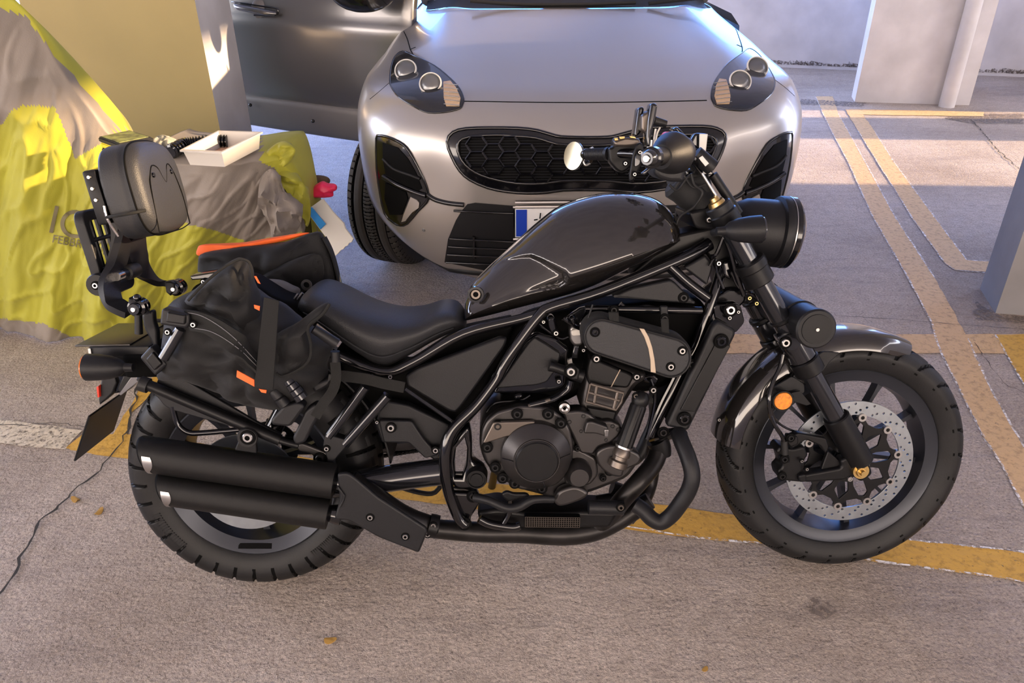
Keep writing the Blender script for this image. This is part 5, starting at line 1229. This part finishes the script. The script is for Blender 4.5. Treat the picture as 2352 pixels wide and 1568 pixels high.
k_ = thing('small_clip', 'small black and orange clip lying in the white tray', 'clip', Matrix.Translation(c)); x = obj('clip_body', bm, 'carblack', k_); x.data.transform(Matrix.Translation(-c))
bm = NB(); box(bm, (.006,-.012,.008), (.03,.006,.014), Matrix.Rotation(.4, 3, 'Z'), .001); obj('orange_insert', bm, 'orange', k_)
# flat case
CZ = .905
cs = [gz(p, CZ) for p in ((224,314),(272,331),(352,315),(298,298))]
def slab(name, pts, z0, z1, m, parent=None, bev=.004):
    b_ = NB(); rings(b_, [[Vector((p.x, p.y, z0)) for p in pts], [Vector((p.x, p.y, z1)) for p in pts]]); bmesh.ops.bevel(b_, geom=list(b_.edges), offset=bev, segments=2, affect='EDGES'); return obj(name, b_, m, parent)
def shrink(pts, k):
    c = sum(pts, Vector())/len(pts); return [c+(p-c)*k for p in pts]
case = slab('parts_case', cs, CZ-.018, CZ, 'satin'); tag(case, 'flat black case with a yellow rim and printed lid lying on the cover', 'case')
slab('yellow_rim', shrink(cs, .97), CZ-.036, CZ-.018, 'casey', case); slab('case_base', shrink(cs, .99), CZ-.062, CZ-.036, 'carblack', case); slab('printed_lid', shrink(cs, .84), CZ, CZ+.002, 'caseg', case, .0005)
slab('case_latch', [cs[2].lerp(cs[1], .3)+Vector((0,-.004,0)), cs[2].lerp(cs[1], .45)+Vector((0,-.004,0)), cs[2].lerp(cs[1], .45)+Vector((0,.004,0)), cs[2].lerp(cs[1], .3)+Vector((0,.004,0))], CZ-.03, CZ-.01, 'matte', case, .001)
g1 = wpillow('work_glove', [(350,322),(362,312),(378,310),(392,318),(398,330),(388,338),(372,336),(356,334)], 2.90, .035, 'glovef', None, 4, .016, 30); tag(g1, 'crumpled grey and yellow work glove between the flat case and the tray', 'glove')
g2 = wpillow('yellow_rag', [(196,358),(214,350),(228,356),(224,372),(206,380),(196,370)], 2.78, .02, 'yellow', None, 6, .006, 30); tag(g2, 'small folded yellow rag tucked under the flat case', 'rag')
hp_ = spline([oncover(p)+Vector((0,0,.026)) for p in ((396,366),(424,350),(452,345),(490,341),(528,341))], 20); bm = NB()
tube(bm, hp_, [.026 if (i//2) % 2 else .019 for i in range(len(hp_))], 14); hs2 = obj('corrugated_hose', bm, 'carblack'); tag(hs2, 'black corrugated hose lying behind the white tray', 'hose')
# card, pink thing, brown card
def card(name, px, th, m, parent=None, smooth=False):
    pts = [gy(p[:2], p[2]-.04) for p in px]; n = (pts[1]-pts[0]).cross(pts[2]-pts[0]).normalized(); b_ = NB(); rings(b_, [[p+n*th/2 for p in pts], [p-n*th/2 for p in pts]]); return obj(name, b_, m, parent)
cd = card('paper_card', [(742,456,2.98),(766,487,2.95),(790,512,2.92),(794,524,2.91),(812,548,2.88),(808,556,2.88),(803,557,2.88),(799,564,2.88),(794,565,2.88),(789,572,2.88),(783,574,2.88),(777,582,2.87),(770,588,2.87),(750,545,2.90),(736,526,2.92),(704,483,2.98)], .006, 'paper'); tag(cd, 'white paper card with a blue stripe and torn edge beside the car tire', 'card')
card('blue_stripe', [(704,483,2.972),(717,476,2.972),(748,514,2.915),(736,526,2.912)], .006, 'bluec', cd)
pk = wpillow('pink_tool_grip', [(716,446),(719,430),(738,417),(752,421),(770,424),(774,434),(766,440),(764,451),(740,453),(722,452)], 3.05, .03, 'pink', None, 5, .004, 30); tag(pk, 'bright pink object above the white paper card', 'plastic object')
br = wpillow('brown_box', [(706,420),(716,404),(744,404),(758,412),(752,424),(716,432),(700,446),(694,436)], 3.16, .03, 'brown', None, 5, .004, 20); tag(br, 'dark brown crumpled card behind the bright pink object', 'card')
# leaves on the floor
LF = None
for i, ((x, y), lb) in enumerate((((755, 1471), 'small dry yellow leaf on the bare concrete in front of the motorcycle'), ((226, 1178), 'dry yellow leaf lying left of the rear tire'), ((175, 1149), 'dry yellow leaf beside the long floor crack'), ((1620,1536), 'tiny dark leaf at the lower edge of the concrete'))):
    if LF is None:
        bm = NB(); vs = []
        for k in range(12):
            a = 2*PI*k/12; r = .012*(1+.35*math.cos(a)**3); vs.append((r*1.3*math.cos(a), r*.8*math.sin(a), .004+.004*math.cos(2*a)))
        top = [bm.verts.new(v) for v in vs]; bot = [bm.verts.new((v[0], v[1], v[2]-.0015)) for v in vs]; bm.faces.new(top); bm.faces.new(bot[::-1])
        for k in range(12): bm.faces.new((top[k], bot[k], bot[(k+1) % 12], top[(k+1) % 12]))
        o = LF = obj('dry_leaf', bm, 'leaf')
    else: o = LF.copy(); COL.objects.link(o)
    o.location = gz((x, y), .001); o.rotation_euler = (0, 0, i*1.3); o.scale = (.6,)*3 if i == 3 else (1,)*3; tag(o, lb, 'leaf', 'leaves on the floor')

# ================================================================== CAR
from mathutils.geometry import delaunay_2d_cdt
CX, CY = .285, 2.70
car = thing('car', 'silver crossover car with black honeycomb grille and its front door open', 'car', Matrix.Translation((CX, CY, 0)))
def lc(v): return Vector(v)-Vector((CX, CY, 0))
CR = [(.20,.17,.78),(.26,.10,.83),(.34,.05,.875),(.42,.025,.905),(.50,.008,.92),(.60,.0,.93),(.70,.0,.935),(.78,.01,.935),(.85,.035,.93),(.905,.075,.915),(.94,.115,.90),(.962,.16,.885),(.980,.215,.87),(1.005,.32,.855),(1.04,.47,.84),(1.075,.64,.82),(1.108,.82,.80),(1.138,1.0,.785),(1.155,1.13,.78)]
CRs = spline(CR, 4)
NT = 60; rows = []
for z, yc, hw_, in [(v.x, v.y, v.z) for v in CRs]:
    r = []
    t_h = max(0, min(1, (z-.94)/.2))                        # 0 on the bumper, 1 on the hood
    for k in range(NT+1):
        t = PI/2*k/NT; n_ = 2.7; s_, c_ = max(0, math.sin(t)), max(0, math.cos(t)); x = hw_*s_**(2/n_); D = .72
        y = yc+D*(1-c_**(2/n_)); q = x/hw_
        zz = z+(.11*q**5 if z < .5 else 0)*max(0, (.5-z)/.3) - t_h*.055*q**4 + t_h*.010*math.exp(-((q-.72)/.09)**2)
        # bumper sculpting: fog pockets pushed in, centre nose forward
        if .42 < z < .9: y += .018*math.exp(-((q-.62)/.10)**2)*math.exp(-((z-.66)/.14)**2)
        r.append(Vector((x, y, zz)))
    for yy in (.2, .6, 1.1): r.append(Vector((r[NT].x+(-.01 if yy > .5 else 0), r[NT].y+yy, r[NT].z+.01*yy)))
    rows.append(r)
bm = NB(); full = [[Vector((-p.x, p.y, p.z)) for p in r[:0:-1]]+r for r in rows]
rings(bm, full, False, closed=False)
body = obj('car_body', bm, 'carpaint', car, 60)
md = body.modifiers.new('thick', 'SOLIDIFY'); md.thickness = .002; md.offset = 0
bvt = BVHTree.FromPolygons([p+Vector((CX, CY, 0)) for r in full for p in r], [(i*len(full[0])+j, i*len(full[0])+j+1, (i+1)*len(full[0])+j+1, (i+1)*len(full[0])+j) for i in range(len(full)-1) for j in range(len(full[0])-1)])
def hit(p):
    d = ray(p).normalized(); h = bvt.ray_cast(EYE, d)
    if h[0] is None:
        # just past the silhouette: nearest body point to the sight line
        q = EYE+d*3.5; h = bvt.find_nearest(q); 
    n = h[1]; 
    if n.dot(d) > 0: n = -n
    return lc(h[0]), n
def cpatch(name, px, off, m, parent=None, mirror=False, step=9, sm=0, depth=None):
    P = [(v.x, v.y) for v in spline([(a, b, 0) for a, b in px], sm, True)] if sm else px
    pts = []; N = len(P)
    for i in range(N):
        a, b = P[i], P[(i+1) % N]; k = max(1, int(math.dist(a, b)/step))
        for j in range(k): pts.append((a[0]+(b[0]-a[0])*j/k, a[1]+(b[1]-a[1])*j/k))
    nb = len(pts); xs = [p[0] for p in pts]; ys = [p[1] for p in pts]; y = min(ys)+step
    while y < max(ys):
        x = min(xs)+step
        while x < max(xs):
            if inside((x, y), pts[:nb]) and min(math.dist((x, y), q) for q in pts[:nb]) > step*.5: pts.append((x, y))
            x += step
        y += step
    r = delaunay_2d_cdt([Vector(p) for p in pts], [], [list(range(nb))], 1, 1e-4)
    out = []
    for sgn in ((1, -1) if mirror else (1,)):
        b_ = NB(); H = [hit((v.x, v.y)) for v in r[0]]
        vs = [b_.verts.new(Vector(((p.x)*sgn, p.y, p.z))+Vector((n.x*sgn, n.y, n.z))*off) for p, n in H]
        lo = [b_.verts.new(Vector(((p.x)*sgn, p.y, p.z))-Vector((n.x*sgn, n.y, n.z))*.006) for p, n in H]
        for f in r[2]:
            try: b_.faces.new([vs[i] for i in f])
            except ValueError: pass
        cnt = {}
        for f in r[2]:
            for i in range(len(f)): e = (f[i], f[(i+1) % len(f)]); cnt[e] = 1
        for e in cnt:
            if (e[1], e[0]) not in cnt: b_.faces.new((vs[e[0]], vs[e[1]], lo[e[1]], lo[e[0]]))
        for v in [v for v in b_.verts if not v.link_faces]: b_.verts.remove(v)
        o = obj(name, b_, m, parent or car, 40); out.append(o)
    return out if mirror else out[0]
def ctube(name, px, r, off, m, parent=None, mirror=False, cyc=False, sm=5, step=14, flat=1):
    P = [(v.x, v.y) for v in spline([(a, b, 0) for a, b in px], sm, cyc)] if sm else px
    out = []
    for sgn in ((1, -1) if mirror else (1,)):
        b_ = NB(); q = []
        for p in P: h, n = hit(p); q.append(Vector((h.x*sgn, h.y, h.z))+Vector((n.x*sgn, n.y, n.z))*off)
        tube(b_, q, r, 8, 0, cyc); out.append(obj(name, b_, m, parent or car, 60))
    return out if mirror else out[0]
X_ = lambda s: fp(s)
# seams
ctube('hood_seam', X_('X 1064,233 1200,235 1343,236 1500,234 1623,231'), .0028, .0, 'black')
ctube('hood_seam', X_('X 929,40 921,56 935,88 948,124 980,150 1030,184 1058,210 1064,233'), .0028, .0, 'black', mirror=True)
ctube('fender_seam', X_('X 850,228 872,210 895,190'), .002, .0, 'black', mirror=True)
# hood pressed lines
# headlights
HLp = X_('F 380,285 480,335 560,400 605,450 626,500 620,530 605,550 540,566 450,570 380,540 300,490 262,440 255,400 262,340 280,290 320,262')
for s_, o in zip((1, -1), cpatch('headlamp', HLp, .004, 'lamp', mirror=True, step=7, sm=3)):
    def lens(px, r, m_):
        h, n = hit(px); h = Vector((h.x*s_, h.y, h.z)); n = Vector((n.x*s_, n.y, n.z)); h = h+n*.010; n = (n*.45+Vector((0,-1,.15)).normalized()*.55).normalized()
        b_ = NB(); lathe(b_, [(r*.95,.0),(r,.004),(r,.010),(r*.9,.012),(r*.86,.008),(r*.80,.006),(r*.6,.012),(r*.3,.016),(0,.017)], h, n, 32); l = obj('lamp_lens', b_, 'lens', o, 30)
        b_ = NB(); lathe(b_, [(r*.93,.008),(r*.95,.014),(r*1.02,.014),(r*1.07,.008)], h, n, 32); obj('lens_ring', b_, 'ring', o)
        b_ = NB(); lathe(b_, [(r*.88,.0125),(r*.5,.020),(0,.022)], h+n*0, n, 32); obj('lens_glass', b_, 'glass2', o)
    M.setdefault('glass2', mat('lamp_glass', (.9,.9,.9), .02, 0, trans=1))
    lens(fp('F 340,370')[0], .043, 'lens'); lens(fp('F 463,438')[0], .041, 'lens')
for o in cpatch('lamp_stripes', X_('F 525,420 560,415 590,450 612,500 606,540 540,540 528,500'), .007, 'stripe', mirror=True, step=6): pass
for k in range(6): ctube('stripe_rib', X_('F %d,%d %d,%d' % (530, 432+k*20, 600+k*2, 440+k*20)), .0015, .009, 'lens', mirror=True, sm=0)
ctube('lamp_edge', HLp, .004, .002, 'carblack', mirror=True, cyc=True, sm=3)
# grille
GO = X_('F 545,715 575,670 640,652 760,648 900,650 1000,662 1090,688 1150,694 1250,696 1350,694 1400,686 1480,664 1580,645 1700,641 1830,640 1900,650 1942,680 1938,730 1910,800 1880,850 1830,895 1760,925 1650,950 1500,968 1380,958 1250,955 1130,957 1050,968 950,972 850,965 750,945 660,905 610,860 570,790')
GI = X_('F 600,735 625,702 700,688 800,685 900,690 990,698 1060,718 1120,732 1250,736 1370,732 1430,722 1500,700 1600,685 1720,680 1830,682 1880,695 1895,720 1880,770 1850,820 1800,865 1720,895 1600,915 1480,922 1380,912 1250,908 1120,910 1030,922 940,924 850,915 760,895 690,868 640,830 610,785')
gp = cpatch('grille', GO, .006, 'carblack', step=10, sm=2)
ctube('grille_frame', GO, .007, .004, 'carblack', gp, cyc=True, sm=2); ctube('grille_frame', GI, .006, .010, 'carblack', gp, cyc=True, sm=2)
gi = cpatch('grille_mesh_back', GI, .0075, 'black', gp, step=12, sm=2)
bm = NB(); dx, dy = 37, 27
def cseg(b_, a, b, r, off):
    if not (inside(a, GI) and inside(b, GI)): return
    q = [];
    for k in range(3):
        h, n = hit((a[0]+(b[0]-a[0])*k/2, a[1]+(b[1]-a[1])*k/2)); q.append(h+n*off)
    tube(b_, q, r, 6)
for i in range(-1, 18):
    for j in range(-1, 6):
        x = 1060+i*dx; y = 316+j*33+(16.5 if i % 2 else 0)+ 0
        hx_ = [(x+dx*.66, y), (x+dx*.34, y+16.5), (x-dx*.34, y+16.5), (x-dx*.66, y), (x-dx*.34, y-16.5), (x+dx*.34, y-16.5)]
        for k in (0, 1, 2, 3): cseg(bm, hx_[k], hx_[(k+1) % 6], .0045, .014)
hx = obj('honeycomb', bm, 'carblack', gp)
bm = NB()
for k in range(20):
    y = 312+k*6.2
    xs = [x for x in range(1045, 1650, 8) if inside((x, y), GI)]
    if len(xs) > 2:
        q = []
        for x in xs: h, n = hit((x, y)); q.append(h+n*.0095)
        for a in range(len(q)-1):
            if xs[a+1]-xs[a] < 9: tube(bm, [q[a], q[a+1]], .0022, 5)
obj('grille_slats', bm, 'carplastic', gp)
# lower intake
lo_ = cpatch('lower_intake', X_('X 1062,482 1074,468 1092,465 1180,472 1343,476 1500,472 1600,468 1622,482 1650,545 1664,600 1550,622 1343,628 1130,622 1022,600 1030,548 1048,505'), .005, 'carplastic', step=12)
for y0, y1 in ((482, 488), (545, 553), (563, 571), (581, 589), (598, 606)): ctube('intake_slat', [(1045-(y0-482)*.15, y0), (1150, (y0+y1)/2+2), (1343, y1+3), (1500, y1+2), (1640, y0+2)], .0045, .010, 'carblack', lo_, sm=4)
ctube('intake_post', X_('X 1090,540 1090,590'), .006, .008, 'carblack', lo_, sm=0)
ctube('bumper_trim', X_('X 982,446 1000,458 1030,466 1066,470'), .010, .002, 'carblack', mirror=True)
ctube('lower_lip', X_('X 885,548 920,575 960,595 1010,612 1060,622 1200,634 1343,637 1500,634 1640,618 1720,595 1780,560'), .016, -.004, 'carplastic')
# fog pockets
FO = X_('F 190,700 205,686 240,690 300,715 340,745 375,800 405,860 435,930 448,985 440,1020 400,1060 345,1125 310,1135 275,1120 232,1075 210,980 192,850')
for s_, o in zip((1, -1), cpatch('fog_surround', FO, .005, 'carblack', mirror=True, step=7, sm=2)): 
    pass
ctube('fog_edge', FO, .006, .003, 'carblack', mirror=True, cyc=True, sm=2)
cpatch('fog_recess', X_('F 225,720 300,745 350,800 390,870 420,950 400,960 330,930 240,880 225,800'), .0075, 'black', mirror=True, step=8)
ctube('fog_bar', X_('F 228,800 280,850 360,880 410,900'), .006, .008, 'carplastic', mirror=True, sm=3)
ctube('fog_bar', X_('F 228,890 300,930 380,965 440,985'), .010, .008, 'carblack', mirror=True, sm=3)
cpatch('fog_silver_fin', X_('F 365,990 395,1005 408,1020 405,1045 370,1070 340,1110 320,1115 330,1080 350,1030'), .010, 'carpaint', mirror=True, step=6)
cpatch('fog_recess', X_('F 240,920 340,965 350,1000 320,1080 260,1080 235,1000'), .0085, 'black', mirror=True, step=8)
for p in ('F 425,1160', 'F 250,1165'):
    for sg in (1, -1):
        h, n = hit(fp(p)[0]); b_ = NB(); lathe(b_, [(0,.004),(.006,.004),(.008,.001)], Vector((h.x*sg, h.y, h.z)), Vector((n.x*sg, n.y, n.z)), 16); obj('parking_sensor', b_, 'lens', car)
# fog bulb, right side
# number plate
c = lc(gy((1182, 476), 2.675)); pr = Matrix.Rotation(math.radians(-4), 3, 'X')
bm = NB(); box(bm, c+Vector((.262,0,-.058)), (.535,.012,.125), pr, .004); pf = obj('plate_holder', bm, 'carblack', car)
bm = NB(); box(bm, c+Vector((.262,-.007,-.058)), (.520,.004,.110), pr, .001); npx = obj('number_plate', bm, 'white', pf)
bm = NB(); box(bm, c+Vector((.025,-.0095,-.058)), (.040,.002,.102), pr); obj('blue_band', bm, 'blue', npx)
bm = NB(); tube(bm, [c+Vector((-.006,-.009,.004)), c+Vector((.53,-.009,.004))], .005, 8); tube(bm, [c+Vector((.002,-.004,.020)), c+Vector((.52,-.004,.020))], .006, 8); tube(bm, [c+Vector((-.006,-.012,-.120)), c+Vector((.53,-.012,-.120))], .005, 8); obj('plate_trim', bm, 'chrome', pf)
bm = NB()
for x, z, a, l in ((.094,-.030,.1,.022),(.078,-.045,1.4,.014)): box(bm, c+Vector((x,-.0098,z)), (.004,.002,l), Matrix.Rotation(a, 3, 'Y'))
obj('plate_lettering', bm, 'black', npx)
# cowl, windscreen, cabin
last = rows[-1]
bm = NB(); a = [Vector((p.x, p.y, p.z+.002)) for p in ([Vector((-q.x, q.y, q.z)) for q in last[40:0:-1]]+last[:41])]
rings(bm, [a, [p+Vector((0,.05,.006)) for p in a], [p+Vector((0,.12,.03)) for p in a]], False, closed=False); obj('cowl', bm, 'carplastic', car)
bm = NB(); b0 = [p+Vector((0,.12,.03)) for p in a]; N = len(a)
L2 = []
for t in (0,.25,.5,.75,1): L2.append([Vector((p.x*(1-.22*t), p.y+.85*t, p.z+.46*t+.03*math.sin(PI*t))) for p in b0])
rings(bm, L2, False, closed=False); obj('windscreen', bm, 'glass', car)
bm = NB(); e0 = L2[-1]; rings(bm, [e0, [Vector((p.x, p.y+.5, p.z+.03)) for p in e0], [Vector((p.x, 3.4, e0[0].z)) for p in e0]], False, closed=False); obj('roof', bm, 'carpaint', car)
for sg in (1, -1):
    bm = NB(); tube(bm, [L[0] if sg == 1 else L[-1] for L in L2], .035, 12, 3); obj('windscreen_pillar', bm, 'carpaint', car)
for s in ('X 1080,2 1200,10 1340,10 1460,6', 'X 1490,8 1600,-4 1720,-14'):
    bm = NB(); tube(bm, [lc(gy(p, 3.86)) for p in fp(s)], .009, 8, 4); obj('wiper', bm, 'carplastic', car)
# body sides behind the front wheels
for sg in (1, -1):
    bm = NB(); L_ = []
    for y in (1.55, 2.2, 3.0, 3.9):
        L_.append([Vector((sg*.92, y, .28)), Vector((sg*.93, y, .7)), Vector((sg*.91, y, 1.02)), Vector((sg*.86, y, 1.08))])
    if sg == 1: rings(bm, L_, False, closed=False)
    else: rings(bm, [[q+Vector((0,1.15,0)) for q in L_[0]], L_[-1]], False, closed=False)
    obj('car_side', bm, 'carpaint', car)
bm = NB(); box(bm, (0, 2.5, .34), (1.6, 3.0, .2), None, .03); box(bm, (0, 4.0, .9), (1.6, .1, .9), None, .03); obj('car_interior', bm, 'carplastic', car)
bm = NB(); box(bm, (0, 1.25, .55), (1.55, 1.3, .5), None, .05); obj('engine_bay', bm, 'black', car)
# car wheels: front ones steered, standing proud of the arches
def cgroove(a, r, y):
    if r < .322: return 0
    g_ = 0
    for yy in (-.078,-.030,.030,.078):
        if abs(y-yy) < .005: g_ = .009
    ph = (a*62/(2*PI)+abs(y)*6) % 1
    if ph < .13 and abs(abs(y)-.055) > .022: g_ = max(g_, .006)
    if ph > .5 and ph < .6 and abs(y) < .03: g_ = max(g_, .004)
    return g_
CT = [(.215,.085),(.222,.104),(.255,.117),(.295,.121),(.322,.116),(.335,.105),(.342,.085),(.3445,.05),(.345,0)]; CT = CT+[(r, -y) for r, y in CT[-2::-1]]
_u = (Vector((0,0,1))-Vector((1,0,0))*0); _v = Vector((1,0,0)).cross(_u)
def cwheel(x, y, st):
    ZS, YS = 1, 1
    bm = NB(); pr2 = [(v.x, v.y) for v in spline([(r, yy, 0) for r, yy in CT], 6)]
    lathe(bm, pr2, (0,0,0), (1,0,0), 620, fn=lambda a, r, yy: -cgroove(a, r, yy)); 
    for f in bm.faces:
        c = f.calc_center_median(); a = math.atan2(c.dot(_v), c.dot(_u)) % (2*PI)
        if cgroove(a, math.hypot(c.y, c.z)+.008, c.x) > 0: f.material_index = 1
    o = obj('car_tire', bm, ['tread', 'black'], car, 60)
    o.location = (x, y, .345); o.rotation_euler = (0, 0, st)
    b_ = NB(); lathe(b_, [(.0,.03),(.06,.04),(.08,.06),(.19,.05),(.205,.09),(.222,.10),(.222,-.10),(.2,-.09),(.19,-.05),(.0,-.03)], (0,0,0), (1,0,0), 48); obj('car_wheel', b_, 'rim', o); return o
M['tread'] = mat('car_tire_rubber', (.045,.04,.036), .7, 0, bump=.3, bscale=200, var=.3, vscale=8)
cwheel(-.82, .93, math.radians(-20)); cwheel(.76, .93, math.radians(-20)); 
for x in (-.79, .79): cwheel(x, 3.55, 0)
# open front door
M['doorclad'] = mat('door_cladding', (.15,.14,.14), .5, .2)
P0, P1 = Vector((-.46, 3.92, 0)), Vector((-1.95, 4.66, 0)); dd = (P1-P0).normalized(); dn = Vector((dd.y, -dd.x, 0)); 
if dn.y > 0: dn = -dn
prof = spline([(.46,-.03,0),(.48,.01,0),(.56,.028,0),(.635,.030,0),(.645,.018,0),(.75,.040,0),(.86,.052,0),(.96,.060,0),(1.04,.066,0),(1.09,.052,0),(1.16,.040,0),(1.22,.020,0),(1.25,.0,0)], 3)
bm = NB(); loops = []; n_ = 30
Lp = []
for v in prof:
    Lp.append([lc(P0.lerp(P1, i/n_)+dn*(v.y-.05*(2*abs(i/n_-.45))**3)+Vector((0,0,v.x+.02*i/n_))) for i in range(n_+1)])
vsd = [[bm.verts.new(p) for p in l] for l in Lp]
for i in range(len(Lp)-1):
    for j in range(n_):
        f = bm.faces.new((vsd[i][j], vsd[i][j+1], vsd[i+1][j+1], vsd[i+1][j])); f.material_index = 1 if prof[i].x < .638 else 0
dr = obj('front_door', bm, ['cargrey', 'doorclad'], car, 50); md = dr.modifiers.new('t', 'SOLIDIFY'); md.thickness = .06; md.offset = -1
bm = NB(); rings(bm, [[lc(P0.lerp(P1, t)+dn*o_+Vector((0,0,z))) for t in (.08,.3,.6,.95)] for z, o_ in ((1.25,0),(1.62,-.10))], False, closed=False); obj('door_window', bm, 'glass', dr)
def dpt(px, off=0):
    d = ray(px); t = ((P0+dn*.06)-EYE).dot(dn)/d.dot(dn); return lc(EYE+d*t+dn*off)
bm = NB(); tube(bm, [dpt((543,12), .0), dpt((560,15), .03), dpt((590,20), .038), dpt((620,27), .03), dpt((634,31), 0)], [.016,.020,.019,.019,.014], 14, 4, flat=.8); obj('door_handle', bm, 'cargrey', dr)
bm = NB(); ball(bm, dpt((594,22), -.012), (.045,.02,.05)); obj('handle_cup', bm, 'doorclad', dr)
bm = NB(); tube(bm, [dpt((536,4), .01), dpt((560,5), .03), dpt((605,12), .03), dpt((638,20), .01), dpt((637,34), .01), dpt((590,34), .02)], .004, 8, 3); obj('handle_edge', bm, 'carblack', dr)
for p in ((572,242),(716,279)): bm = NB(); ball(bm, dpt(p, -.01), .010); obj('door_screw', bm, 'carblack', dr)
bm = NB(); ball(bm, dpt((868,-22), .12), (.15,.07,.085)); mir = obj('wing_mirror', bm, 'carblack', dr)
